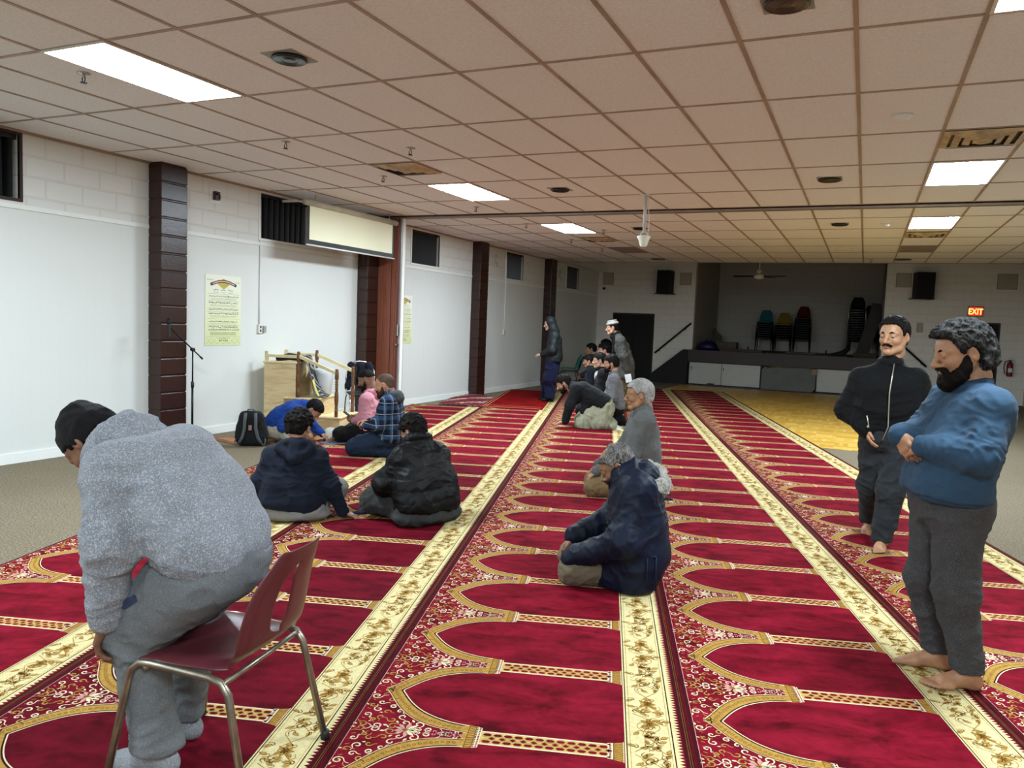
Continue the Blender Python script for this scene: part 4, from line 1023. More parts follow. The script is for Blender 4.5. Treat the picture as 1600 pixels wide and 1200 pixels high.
def hair(c, rot, sz, m, res, style='short', thick=.014, rough=.004, seed=1, line=None, fr=38, girth=1.0, bald=0):
    k = sz/.235; F = Field(.015); t = thick
    F.ell((-.010, 0, .038), (.098+t, .075*girth+t*.9, .088+t)); F.ell((.03, 0, .040), (.066+t, .062*girth+t*.8, .062+t), k=.02); F.ell((-.045, 0, -.015), (.052+t, .055*girth+t, .06+t*.5), k=.02)
    if style == 'long':
        F.ell((-.06, 0, -.02), (.065, .078, .07), k=.03); F.ell((.03, 0, .108), (.05, .06, .032), k=.02)
        for q in range(14):
            a = q*2.4; F.ell((-.05-.05*abs(math.sin(a)), .07*math.cos(a), -.04+.03*math.sin(a*1.7)), (.026, .026, .024), k=.006)
        for q in range(6): F.ell((.062, -.05+.02*q, .095+.01*(q % 2)), (.028, .018, .02), k=.008)
    if style == 'curly':
        rs = random.Random(seed)
        for q in range(150):
            a = rs.uniform(0, 6.28); b = rs.uniform(-.15, 1.5); r_ = 1.0
            F.ell((-.008+(.098+t)*math.cos(b)*math.cos(a), (.073+t)*math.cos(b)*math.sin(a), .04+(.088+t)*math.sin(b)), (.0115, .0115, .010), k=.005)
    line = line or [(-.12, -.075), (-.03, -.065), (-.018, .02), (.016, .0), (.032, .015), (.044, .055), (.062, .078), (.12, .086)]
    lx, lz = [p[0] for p in line], [p[1] for p in line]
    def cut(X, Y, Z):
        h = np.interp(X, lx, lz)
        d = (h-Z)+0*Y
        ear = .030-np.sqrt((X+.006)**2+((np.abs(Y)-.082*girth)*.8)**2+((Z-.0)*.8)**2)
        r = np.maximum(d, ear)
        r = np.maximum(r, .0-(np.sqrt(((X+.008)/.092)**2+(Y/(.07*girth))**2+((Z-.036)/.082)**2)-1)*.08)
        if bald: r = np.maximum(r, bald-np.sqrt((X-.035)**2+(Y*.9)**2+(Z-.125)**2))
        return r
    V, Q = F.mesh(res/k, cut=cut)
    if len(V) == 0: return None
    N = vnormals(V, Q); P = V*fr; w = np.stack([vnoise(P*.5, 2), vnoise(P*.5, 3), vnoise(P*.5, 4)], 1)*2
    d = (1-np.abs(2*vnoise(P*A3((1, 1, .6))+w, seed)-1))**1.5-.35
    V = V+N*(d*rough*2)[:, None]
    sk = Skin(); sk.add(A3(c)+(V*k)@np.array(rot).T, Q, m); return sk
def beard(c, rot, sz, m, res, t=.014, top=-.012, rough=.003, full=True, girth=1.0, chin=.0, mous=True, only_mous=False):
    k = sz/.235; F = Field(.012)
    if not only_mous:
        for s in (-1, 1):
            F.cone((.012, s*.062*girth, -.01), (.022, s*.057*girth, -.05), .008+t*.5, .013+t*.6, .02)
            F.cone((.022, s*.057*girth, -.05), (.045, s*.045*girth, -.078), .013+t*.6, .018+t*.7, .02); F.cone((.045, s*.045*girth, -.078), (.082, s*.012, -.098-chin), .018+t*.7, .018+t, .02)
        F.ell((.085, 0, -.095-chin*.6), (.026+t*.6, .03+t*.5, .024+t*.6+chin), k=.015)
        F.ell((.05, 0, -.09), (.045, .045*girth, .024+t*.5), k=.02)
    if mous or only_mous:
        for s in (-1, 1): F.cone((.112, s*.004, -.037), (.096, s*.03, -.048), .0065 if only_mous else .0075, .005 if only_mous else .0085, .006)
        if not only_mous:
            for s in (-1, 1): F.cone((.096, s*.03, -.048), (.088, s*.034, -.075), .0085, .011, .01)
    def cut(X, Y, Z):
        lip = np.minimum(.0125-np.sqrt(((X-.108)*.6)**2+(Y*.5)**2+(Z+.0535)**2), 1)
        return lip+0*X if not only_mous else np.full(np.broadcast(X, Y, Z).shape, -1.)
    V, Q = F.mesh(res/k, cut=cut)
    N = vnormals(V, Q); P = V*60; d = (1-np.abs(2*vnoise(P*A3((1, 1, .6)), 3)-1))-.4
    V = V+N*(d*rough*2)[:, None]
    sk = Skin(); sk.add(A3(c)+(V*k)@np.array(rot).T, Q, m); return sk
def brows(c, rot, sz, m, res, w=1.0):
    k = sz/.235; F = Field(.003)
    for s in (-1, 1): F.chain([(.0955, s*.012, .031), (.093, s*.028, .0375), (.077, s*.05, .033)], [.0045*w, .0042*w, .0025*w])
    V, Q = F.mesh(min(res, .004)/k); sk = Skin(); sk.add(A3(c)+(V*k)@np.array(rot).T, Q, m); return sk
# ------------------------------------------------------------ hands and feet
def hand(sk, wr, d, n, m, side=1, curl=(20, 25, 15), size=1.0, res=.0032, spread=1.0, thumb=1.0, tcurl=0):
    """wr wrist, d direction of the fingers, n back-of-hand normal, side +1: thumb towards n x d"""
    d = A3(d); d /= np.linalg.norm(d); n = A3(n); n = n-d*(n@d); n /= np.linalg.norm(n); t = np.cross(n, d)*side
    F = Field(.007); y0 = [.027, .009, -.009, -.026]
    for j, y in enumerate(y0): F.cone((.004, y*.62, 0), (.082-.004*abs(j-1), y, .0), .0155, .0105, .012)
    F.cone((-.03, 0, 0), (.02, 0, 0), .024, .024, .02)
    L = [(.040, .025, .019), (.045, .028, .020), (.042, .026, .019), (.032, .020, .017)]
    for j, y in enumerate(y0):
        p = A3((.082-.004*abs(j-1), y, 0)); a = 0; yaw = (1.5-j)*.09*spread; r = [.0098, .0088, .0079, .0066]
        if j == 3: r = [x*.9 for x in r]
        for q in range(3):
            a += R(curl[q]*(1+.12*j)); v = A3((math.cos(a)*math.cos(yaw), math.cos(a)*math.sin(yaw), -math.sin(a))); p2 = p+v*L[j][q]*1.0; F.cone(p, p2, r[q], r[q+1], .004); p = p2
    F.cone((.012, .012, -.006), (.045, .036*thumb, -.012), .016, .0125, .012); F.cone((.045, .036*thumb, -.012), (.075, .046*thumb, -.018-tcurl*.4), .0115, .0095, .004); F.cone((.075, .046*thumb, -.018-tcurl*.4), (.098, .042*thumb, -.024-tcurl), .0095, .0075, .004)
    V, Q = F.mesh(res); V = V*size
    W = A3(wr)+V[:, :1]*d+V[:, 1:2]*t+V[:, 2:3]*n
    if side < 0: Q = Q[:, ::-1]
    sk.add(W, Q, m)
def foot(sk, an, d, m, side=1, sock=False, res=.004, size=1.0, up=(0, 0, 1), toes=True):
    """an ankle centre, d toe direction, side +1 = left foot (big toe on the -y side)"""
    d = A3(d); d /= np.linalg.norm(d); up = A3(up); up = up-d*(up@d); up /= np.linalg.norm(up); y = np.cross(up, d)
    F = Field(.015); h = .075
    F.cone((-.0, 0, .05), (-.005, 0, .0), .037, .036, .03); F.ell((-.035, 0, -.045), (.034, .031, .034), k=.03); F.cone((-.03, 0, -.04), (.1, -.004*side, -.05), .032, .024, .03)
    F.cone((.0, 0, -.01), (.09, -.01*side, -.043), .034, .024, .03); F.cone((.09, -.022*side, -.052), (.13, -.026*side, -.056), .022, .019, .02); F.cone((.08, .022*side, -.055), (.118, .022*side, -.058), .02, .015, .02)
    if sock: F.cone((.12, -.02*side, -.054), (.17, -.02*side, -.058), .02, .015, .02); F.cone((.11, .015*side, -.056), (.15, .014*side, -.06), .017, .013, .02)
    elif toes:
        for j, (x, yy, r, l) in enumerate(((.14, -.029, .0135, .042), (.142, -.010, .0095, .034), (.136, .005, .009, .028), (.128, .018, .0085, .024), (.118, .030, .008, .02))):
            F.cone((x, yy*side, -.058), (x+l*.7, yy*side*1.02, -.06), r, r*.95, .005); F.cone((x+l*.7, yy*side*1.02, -.06), (x+l, yy*side, -.063), r*.95, r*.85, .003)
    V, Q = F.mesh(res, floor=-.075); V = V*size
    sk.add(A3(an)+V[:, :1]*d+V[:, 1:2]*y+V[:, 2:3]*up, Q, m)
# ------------------------------------------------------------ cloth materials
def cloth(name, h, kind='plain', h2=None, rough=.9, var=.12):
    if name in MC: return MC[name]
    t = NT(name); o = t.co(); c = srgb(h); d = tuple(x*(1-var) for x in c); l = tuple(min(1, x*(1+var)) for x in c)
    base = t.ramp(t.noise(o, 9, 3, .6), [(.35, d), (.65, l)])
    if kind == 'melange':
        n = t.noise(o, 190, 3, .8); m2 = t.noise(t.mapping(o, (1, 1, .4)), 120, 2, .6)
        base = t.mix(t.math('MULTIPLY', t.ramp_f(n, .50, .62), .75), base, srgb(h2)); 
        t.bump(t.math('ADD', n, m2), .7, .004)
    elif kind == 'fleece': t.bump(t.noise(o, 160, 3, .7), .25, .003)
    elif kind == 'denim':
        n = t.noise(t.mapping(o, (1, 1, 3)), 260, 2, .8); base = t.mix(t.math('MULTIPLY', n, .35), base, srgb(h2 or '4a6a90')); t.bump(n, .3, .002)
    elif kind == 'tweed':
        n = t.noise(o, 90, 2, .9); base = t.mix(t.ramp_f(n, .48, .58), base, srgb(h2)); t.bump(n, .4, .003)
    elif kind == 'nylon': t.bump(t.noise(o, 60, 3, .6), .3, .006); rough = .5
    elif kind == 'fur':
        n = t.noise(t.mapping(o, (1, 1, .5)), 90, 4, .8, 1.0); base = t.mix(t.ramp_f(n, .42, .62), srgb(h2), c); t.bump(n, 1.0, .012)
    elif kind == 'plaid':
        sp = t.n('ShaderNodeSeparateXYZ', i_Vector=o).outputs
        def band(v, per, lo, hi, off=0): f = t.math('FRACT', t.math('DIVIDE', t.math('ADD', v, off), per)); return t.math('MULTIPLY', t.math('GREATER_THAN', f, lo), t.math('LESS_THAN', f, hi))
        hx = t.math('ADD', sp[0], t.math('MULTIPLY', sp[1], .75))
        a1, a2 = band(hx, .105, .0, .42), band(sp[2], .11, .0, .42); base = t.mix(.0, base, base)
        base = t.mix(t.math('MULTIPLY', t.math('ADD', a1, a2), .28), base, srgb('3f5c80'))
        b1, b2 = band(hx, .115, .17, .225), band(sp[2], .12, .17, .225); base = t.mix(t.math('MULTIPLY', t.math('MAXIMUM', b1, b2), .42), base, srgb('b9c2cc'))
        t.bump(t.noise(o, 200, 2), .3, .002)
    elif kind == 'quilt': t.bump(t.noise(o, 120, 2), .15, .003); rough = .55
    if kind not in ('fur',):
        # soft wrinkles as relief
        src = [n_ for n_ in t.t.nodes if n_.type == 'BUMP']; wr = t.n('ShaderNodeTexNoise', noise_type='RIDGED_MULTIFRACTAL', i_Vector=t.mapping(o, (1, 1, 1.25)), i_Scale=7.5, i_Detail=3.0, i_Roughness=.45, i_Distortion=.9)
        b2 = t.n('ShaderNodeBump', i_Height=wr.outputs[0], i_Strength=.42 if kind != 'quilt' else .6, i_Distance=.016)
        if src: t.t.links.new(b2.outputs[0], src[0].inputs['Normal'])
        else: t.t.links.new(b2.outputs[0], t.b.inputs['Normal'])
    t.set(base, rough, spec=.22, sheen=.04 if kind in ('melange', 'fleece', 'tweed', 'plain') else None); MC[name] = t.m; return t.m
def _rf(t, f, a, b): return t.n('ShaderNodeMapRange', i_Value=f, i_From_Min=a, i_From_Max=b).outputs[0]
NT.ramp_f = _rf
# ------------------------------------------------------------ people
class Person:
    def __init__(s, label, O, az, res=.009, skin='a8754f', group=None):
        s.label, s.O, s.az, s.res, s.group = label, (O[0], O[1], ZR if len(O) < 3 else O[2]), R(az), res, group
        s.sk = Skin(); s.parts = []; s.m = skin_mat('skin_'+skin, skin); s.hr = min(res*.55, .008)
    def inner(s, J):
        """thin body inside the clothes so the skin is one figure"""
        F = Field(.05); F.k = .05; pel, che, nec = J['pel'], J['che'], J['nec']
        F.cone(pel, che, .09, .10).cone(che, nec, .09, .05)
        for q in 'LR':
            F.chain([che, J['sh'+q], J['el'+q], J['wr'+q]], [.07, .045, .036, .027]); F.chain([pel, J['hip'+q], J['kn'+q], J['an'+q]], [.09, .07, .045, .034])
        V, Q = F.mesh(.018, floor=.004); s.sk.add(V, Q, s.m); s.J = J; return s
    def head(s, c, pitch=0, yaw=0, roll=0, sz=.235, **k):
        s.hc, s.hrot, s.hsz = c, rotm(yaw, pitch, roll), sz; neck = A3(s.J['nec'])
        s.girth = k.get('girth', 1.0); s.tf = head(s.sk, c, s.hrot, sz, s.m, s.hr*.75, neck=neck, **k); return s
    def hair(s, m, **k):
        h = hair(s.hc, s.hrot, s.hsz, m, s.hr, girth=s.girth, **k)
        if h: s.parts.append(('hair', h, k.get('label')))
        return s
    def beard(s, m, **k): s.parts.append(('moustache' if k.get('only_mous') else 'beard', beard(s.hc, s.hrot, s.hsz, m, s.hr, girth=s.girth, **k), None)); return s
    def brows(s, m, **k):
        if s.hr < .0065: s.parts.append(('eyebrows', brows(s.hc, s.hrot, s.hsz, m, s.hr, **k), None))
        return s
    def hand(s, q, d, n, side=None, **k):
        side = side if side is not None else (-1 if q == 'L' else 1); k.setdefault('res', max(.003, s.res*.34)); hand(s.sk, s.J['wr'+q], d, n, s.m, side, **k); return s
    def foot(s, q, d, sock=None, **k):
        an = s.J['an'+q]; res = max(.0038, s.res*.5)
        if sock is not None:
            t = Skin(); foot(t, an, d, sock, 1 if q == 'L' else -1, sock=True, res=res, **k); s.parts.append(('sock', t, None))
        else: foot(s.sk, an, d, s.m, 1 if q == 'L' else -1, res=res, **k)
        return s
    def cloth(s, name, F, m, cut=None, floor=.002, fold=None, res=None, lab=None, rel=1):
        V, Q = F.mesh(res or s.res, floor=floor, cut=cut)
        if rel: V = relax(V, Q, rel)
        if fold:
            V = folds(V, Q, **dict(fold, up=max(.55, fold.get('up', .35)), amp=fold['amp']*1.15))
            if s.J: V = creases(V, Q, s.spots(name))
        if floor is not None: V[:, 2] = np.maximum(V[:, 2], floor*.5)
        t = Skin(); t.add(V, Q, m); s.parts.append((name, t, lab)); return s
    def spots(s, name):
        J = {k: A3(v) for k, v in s.J.items()}; L = []; top = any(w_ in name for w_ in ('sweat', 'jacket', 'parka', 'top', 'coat', 'sweater')) and 'pants' not in name
        for q in 'LR':
            if top:
                sh, el, wr = J['sh'+q], J['el'+q], J['wr'+q]; L += [(el, (wr-sh), .10, .010, .042), (sh*.35+el*.65, el-sh, .10, .007, .055), (wr*.8+el*.2, wr-el, .075, .008, .034), (sh*.8+J['che']*.2, el-sh, .10, .006, .05)]
            elif name in ('trousers', 'jeans', 'sweatpants'):
                h, kn, an = J['hip'+q], J['kn'+q], J['an'+q]; L += [(kn, an-h, .13, .010, .06), (an*.8+kn*.2, an-kn, .10, .010, .045), (h*.7+kn*.3, kn-h, .13, .008, .07)]
        if top: p_, c_ = J['pel'], J['che']; L += [(p_*.7+c_*.3, c_-p_, .20, .009, .07)]
        return L
    def mb(s, name, b, lab=None): s.parts.append((name, b, lab)); return s
    def done(s):
        root = s.sk.build('person', loc=s.O, rz=s.az); tag(root, s.label, 'person', s.group)
        for n, t, lab in s.parts:
            o = t.build(n, root)
            if lab: o['label'] = lab
        return root
def lat_of(J): return nrm(A3(J['shL'])-A3(J['shR']))
def torso(F, J, W=(.09, .085, .10), Rr=(.12, .115, .125), sh=.07, neck=.062, p=0.0, mid=None):
    lat = lat_of(J); pel, che, nec = A3(J['pel']), A3(J['che']), A3(J['nec']); mid = A3(mid) if mid is not None else (pel+che)/2
    F.slab(pel, mid, (W[0], W[1]), Rr[0]+p, Rr[1]+p, lat); F.slab(mid, che, (W[1], W[2]), Rr[1]+p, Rr[2]+p, lat)
    for t, q in ((1, 'L'), (-1, 'R')): F.cone(che+lat*W[2]*t, J['sh'+q], Rr[2]*.85+p, sh+p); F.cone(nec-np.array([0, 0, .0]), J['sh'+q], neck+p*.5, sh*.85+p)
    F.cone(che, nec, Rr[2]*.85+p, neck+p*.5); return F
def sleeves(F, J, r=(.068, .058, .043), p=0.0, q='LR', cuff=None):
    for c in q:
        F.chain([J['sh'+c], J['el'+c], J['wr'+c]], [r[0]+p, r[1]+p, r[2]+p*.5])
        if cuff: a = A3(J['wr'+c]); b = A3(J['el'+c]); d = nrm(b-a); F.cone(a+d*.005, a+d*.05, cuff, cuff, .008)
    return F
def legs(F, J, r=(.098, .074, .058), seat=.135, W=.07, p=0.0, q='LR'):
    lat = nrm(A3(J['hipL'])-A3(J['hipR'])); pel = A3(J['pel']); h = (A3(J['hipL'])+A3(J['hipR']))/2
    F.slab(pel, h, (W, W), seat*.93+p, seat+p, lat)
    for c in q: F.chain([J['hip'+c], J['kn'+c], J['an'+c]], [r[0]+p, r[1]+p, r[2]+p])
    return F
def plane_cut(pt, n):
    """removes the side the normal points to"""
    n = nrm(n); return lambda X, Y, Z: (X-pt[0])*n[0]+(Y-pt[1])*n[1]+(Z-pt[2])*n[2]
def ring(F, c, rot, rx, ry, r, a0=0, a1=360, n=14, k=.02, rise=0):
    P = []
    for i in range(n+1):
        a = R(a0+(a1-a0)*i/n); P.append(A3(c)+np.array(rot)@A3((rx*math.cos(a), ry*math.sin(a), rise*math.cos(a))))
    F.chain(P, [r]*(n+1), k); return F
HB = hair_mat('hair_black', '070605', '1c1714'); HG = hair_mat('hair_grey', '7d7b77', 'c9c6c1'); HSP = hair_mat('hair_saltpepper', '050505', '484542', 130); HBC = hair_mat('beard_black', '0b0807', '221812')

def p_blue():
    J = dict(pel=(.12, 0, .90), che=(.045, 0, 1.21), nec=(.03, 0, 1.335), shL=(.03, .18, 1.272), shR=(.06, -.18, 1.272), elL=(.10, .26, 1.07), wrL=(.265, .11, 1.075), elR=(.15, -.26, 1.09), wrR=(.318, -.05, 1.102),
             hipL=(.09, .09, .82), hipR=(.105, -.09, .82), knL=(.082, .105, .44), knR=(.128, -.10, .43), anL=(.010, .105, .075), anR=(.055, -.10, .075))
    P = Person('bearded man in a blue sweatshirt standing with folded hands at the right', (.49, 4.02), 197.4, .0085, 'a87a5a').inner(J)
    P.head((.095, 0, 1.49), pitch=17, sz=.25, closed=True, girth=1.04); P.brows(HB, w=1.25)
    P.hair(HSP, style='long', thick=.020, rough=.007, seed=3, fr=62, line=[(-.13, -.085), (-.04, -.08), (-.02, .02), (.018, .0), (.03, .02), (.045, .06), (.06, .088), (.12, .10)])
    P.beard(HBC, t=.012, chin=.008, rough=.004)
    P.hand('R', (-.15, .72, -.62), (.95, .1, .25), side=1, curl=(22, 30, 20), thumb=.9, size=1.06)
    P.hand('L', (.25, -.9, -.25), (.75, .2, .6), curl=(10, 20, 15), size=1.02)
    P.foot('L', (.99, .13, 0)); P.foot('R', (.97, -.2, 0))
    F = Field(.04); torso(F, J, W=(.085, .085, .10), Rr=(.142, .142, .128), sh=.068, neck=.056, mid=(.10, 0, 1.05)); sleeves(F, J, (.074, .072, .050), cuff=.046)
    F.slab((.12, 0, .88), (.12, 0, .86), (.09, .09), .148, .146, (0, 1, 0)); ring(F, (.042, 0, 1.362), rotm(0, 14), .062, .064, .014, k=.010)
    P.cloth('sweatshirt', F, cloth('sweat_blue', '2b4358', 'fleece', var=.08), cut=plane_cut((.12, 0, .857), (0.03, 0, -1)), fold=dict(amp=.012, freq=7, seed=2, up=.3, foci=[(.1, .27, 1.07, .14), (.15, -.25, 1.1, .14), (.1, .1, .92, .12), (.03, .17, 1.24, .1)]))
    F = Field(.02); F.slab((.12, 0, .88), (.12, 0, .842), (.088, .088), .147, .142, (0, 1, 0)); P.cloth('waistband', F, cloth('sweat_rib', '22384c', 'fleece'), cut=lambda X, Y, Z: np.maximum(Z-.872, .838-Z)+0*X+0*Y)
    F = Field(.04); legs(F, J, (.112, .088, .062), seat=.142, W=.065); 
    P.cloth('trousers', F, cloth('trouser_grey', '3b3b3c', 'melange', '565656'), cut=lambda X, Y, Z: np.maximum(Z-.90, .085-Z)+0*X+0*Y, fold=dict(amp=.014, freq=6, seed=7, up=.35, stretch=(1, 1, .8), foci=[(.08, .1, .40, .16), (.12, -.1, .40, .16), (.01, .1, .13, .1), (.05, -.1, .13, .1), (.1, 0, .75, .14)]))
    b = MB(); b.lathe([(.001, .004), (.012, .004), (.014, 0)], mat('badge', '7d8fa5', .4), T((.172, .176, .905), R(52), R(78)), 14); P.mb('badge', b)
    b = MB(); b.tube([(.158, .148, .835), (.145, .158, .77), (.128, .165, .715)], .006, M_BLACK, 8); b.tube([(.150, .152, .83), (.120, .172, .72)], .003, M_STEEL, 6); P.mb('pocket_zip', b)
    P.done()
def p_walk():
    J = dict(pel=(0, .03, .90), che=(.02, .0, 1.16), nec=(0, .0, 1.345), shL=(0, .18, 1.245), shR=(.01, -.185, 1.235), elL=(-.02, .275, 1.0), wrL=(.08, .24, .78), elR=(-.04, -.285, .99), wrR=(.10, -.135, .87),
             hipL=(.0, .12, .80), hipR=(0, -.06, .80), knL=(.13, .075, .42), knR=(-.06, -.065, .43), anL=(.17, .035, .075), anR=(-.36, -.07, .10))
    P = Person('smiling man with moustache in a black zip jacket walking at the right', (.18, 6.42), 268, .009, 'b18463').inner(J)
    P.head((0, .012, 1.555), pitch=6, yaw=-24, sz=.27, lid=.003, lips='9b5a4e'); P.brows(HB, w=1.3)
    P.hair(hair_mat('hair_dark_brush', '0c0a09', '2c2826'), thick=.012, rough=.005, fr=60, line=[(-.13, -.06), (-.04, -.05), (-.018, .02), (.014, .0), (.028, .02), (.042, .065), (.06, .092), (.12, .102)]); P.beard(HBC, only_mous=True)
    P.hand('R', (.15, .35, -.95), (.3, -.95, -.2), curl=(15, 20, 10)); P.hand('L', (.1, 0, -1), (0, 1, 0), curl=(15, 20, 15))
    P.foot('L', (.99, -.05, 0)); P.foot('R', (.95, -.1, -.32))
    F = Field(.05); torso(F, J, W=(.10, .105, .115), Rr=(.135, .132, .125), sh=.068, neck=.066); sleeves(F, J, (.074, .068, .052), cuff=.047); ring(F, (.01, .005, 1.378), rotm(0, 8), .062, .068, .020, k=.012)
    P.cloth('jacket', F, cloth('jacket_black', '08090b', 'fleece'), cut=plane_cut((0, 0, .80), (0, .2, -1)), fold=dict(amp=.013, freq=6, seed=4, up=.3, foci=[(-.04, -.28, .99, .15), (-.02, .27, 1.0, .15), (.1, 0, .95, .14)]))
    b = MB(); z = [(1.36, .075, .028), (1.25, .152, .02), (1.15, .165, .012), (1.0, .150, .016), (.9, .145, .02), (.80, .150, -.01)]
    zm = mat('zip_silver', 'b9b2a0', .35, .7); b.tube([(x+.018, y, zz) for zz, x, y in z], .0045, zm, 6); b.tube([(.15, -.125, .97), (.162, -.11, .90)], .005, zm, 6); b.box((.16, -.12, .885), (.172, -.105, .9), zm); P.mb('zipper', b, 'silver zipper')
    F = Field(.04); legs(F, J, (.115, .092, .070), seat=.135, W=.065)
    P.cloth('trousers', F, cloth('trouser_slate', '272a2d', 'fleece'), cut=lambda X, Y, Z: np.maximum(Z-.86, .06-Z)+0*X+0*Y, fold=dict(amp=.018, freq=6, seed=9, up=.4, foci=[(.13, .08, .45, .2), (-.08, -.06, .4, .2), (.15, .05, .15, .12), (-.3, -.07, .2, .12)]))
    P.done()
def p_parka():
    J = dict(pel=(-.07, 0, .22), che=(-.03, 0, .52), nec=(.02, 0, .665), shL=(-.03, .19, .60), shR=(-.03, -.19, .60), elL=(.03, .285, .32), wrL=(.335, .175, .165), elR=(.06, -.27, .34), wrR=(.335, -.13, .215),
             hipL=(-.03, .10, .19), hipR=(-.03, -.10, .19), knL=(.315, .145, .09), knR=(.335, -.13, .09), anL=(-.12, .10, .06), anR=(-.12, -.10, .06))
    P = Person('kneeling man in a navy parka with a fur-trimmed hood, head bowed', (-1.237, 4.562), 197.4, .0085, '8f6a4e').inner(J)
    P.head((.085, 0, .705), pitch=36, sz=.245, closed=True); P.brows(HSP)
    P.hair(hair_mat('hair_grey_short', '2f2c2a', '8d8883', 80), thick=.010, rough=.003, bald=.052, line=[(-.13, -.065), (-.04, -.06), (-.018, .02), (.02, .02), (.03, .035), (.05, .065), (.12, .085)])
    P.beard(HBC, t=.016, chin=.02)
    P.hand('L', (.62, -.05, -.72), (.65, .25, .75), curl=(22, 22, 12), size=1.05); P.hand('R', (.66, .15, -.62), (.6, -.25, .75), curl=(22, 22, 12), size=1.05)
    F = Field(.03); F.chain([J['hipL'], J['knL'], J['anL']], [.10, .092, .06]); F.chain([J['hipR'], J['knR'], J['anR']], [.10, .092, .06]); F.cone((.0, 0, .17), (.10, 0, .15), .10, .09)
    P.cloth('trousers', F, cloth('khaki', '6b6250', 'fleece'), fold=dict(amp=.012, freq=9, seed=3, up=.5))
    F = Field(.06); torso(F, J, W=(.13, .12, .11), Rr=(.155, .155, .15), sh=.095, neck=.085, mid=(-.05, 0, .37)); sleeves(F, J, (.098, .092, .060), cuff=.055)
    F.slab((-.06, 0, .22), (-.03, 0, .08), (.14, .16), .165, .15, (0, 1, 0)); F.cone((.05, .15, .16), (.09, .14, .07), .11, .10); F.cone((.05, -.15, .16), (.09, -.14, .07), .11, .10); F.ell((.04, 0, .67), (.10, .11, .075))
    P.cloth('parka', F, cloth('parka_navy', '071225', 'quilt', var=.2), cut=lambda X, Y, Z: (.012-Z)+0*X+0*Y, fold=dict(amp=.017, freq=6, seed=12, up=.55, foci=[(.03, .28, .33, .16), (-.05, .12, .5, .12)]))
    F = Field(.035); F.ell((-.045, 0, .695), (.08, .118, .050), rotm(0, 6)); F.ell((-.095, 0, .665), (.075, .12, .06), rotm(0, -30)); P.cloth('hood', F, MC['parka_navy'], fold=dict(amp=.012, freq=9, seed=4, up=.6))
    F = Field(.02); F.chain([(.0, .125, .66), (-.045, .15, .625), (-.105, .14, .60), (-.165, .085, .60), (-.185, .0, .615), (-.165, -.08, .655), (-.11, -.12, .70)], [.024, .036, .044, .048, .048, .045, .036])
    P.cloth('fur_trim', F, cloth('fur', 'cfccc4', 'fur', '857c70'), fold=dict(amp=.013, freq=26, seed=4, up=1.0), rel=0, res=.007, lab='pale grey fur trim')
    b = MB(); pm = cloth('parka_flap', '0a1830', 'quilt')
    b.tube([(.10, .275, .245), (-.02, .312, .245), (-.15, .295, .245)], .006, pm, 6); b.tube([(-.15, .295, .245), (-.155, .302, .05)], .005, pm, 6); b.tube([(-.10, .318, .24), (-.10, .322, .05)], .004, pm, 6); P.mb('pocket_seam', b)
    P.done()
def p_grey():
    J = dict(pel=(-.12, 0, .27), che=(-.08, 0, .59), nec=(-.085, 0, .79), shL=(-.09, .185, .71), shR=(-.07, -.185, .715), elL=(.03, .25, .42), wrL=(.31, .165, .235), elR=(.05, -.25, .42), wrR=(.30, -.14, .24),
             hipL=(-.07, .1, .22), hipR=(-.07, -.1, .22), knL=(.33, .15, .085), knR=(.33, -.14, .085), anL=(-.2, .1, .06), anR=(-.2, -.1, .06))
    P = Person('older man with short white hair in a grey sweatshirt kneeling in the middle', (-1.896, 6.961), 197.4, .0095, '9a7050').inner(J)
    P.head((-.045, 0, .93), pitch=9, sz=.265, lid=.003, girth=1.02); P.brows(HG)
    P.hair(HG, thick=.013, rough=.004, fr=55, line=[(-.13, -.07), (-.04, -.06), (-.018, .02), (.02, .02), (.035, .05), (.055, .078), (.12, .085)])
    P.hand('L', (.75, .02, -.62), (.6, .15, .75), curl=(18, 22, 12), size=1.1); P.hand('R', (.75, 0, -.6), (.6, -.1, .75), curl=(18, 22, 12), size=1.05)
    F = Field(.03); F.chain([J['hipL'], J['knL'], J['anL']], [.105, .095, .06]); F.chain([J['hipR'], J['knR'], J['anR']], [.105, .095, .06]); F.cone((-.1, 0, .22), (.0, 0, .17), .13, .10)
    sm = cloth('sock_charcoal', '26262a', 'fleece'); P.foot('L', (-.95, 0, 0), sock=sm); P.foot('R', (-.95, 0, 0), sock=sm)
    P.cloth('trousers', F, cloth('khaki_brown', '6e5a3c', 'fleece'), fold=dict(amp=.012, freq=8, seed=6, up=.5))
    F = Field(.05); torso(F, J, W=(.10, .10, .10), Rr=(.14, .14, .142), sh=.082, neck=.07); sleeves(F, J, (.086, .08, .05), cuff=.045); ring(F, (-.08, 0, .812), rotm(0, 12), .066, .07, .016, k=.01)
    P.cloth('sweatshirt', F, cloth('sweat_grey', '595a59', 'fleece', var=.08), fold=dict(amp=.013, freq=6, seed=8, up=.35, foci=[(.03, .25, .42, .16), (-.1, .15, .6, .1), (-.1, 0, .3, .15)]))
    P.done()
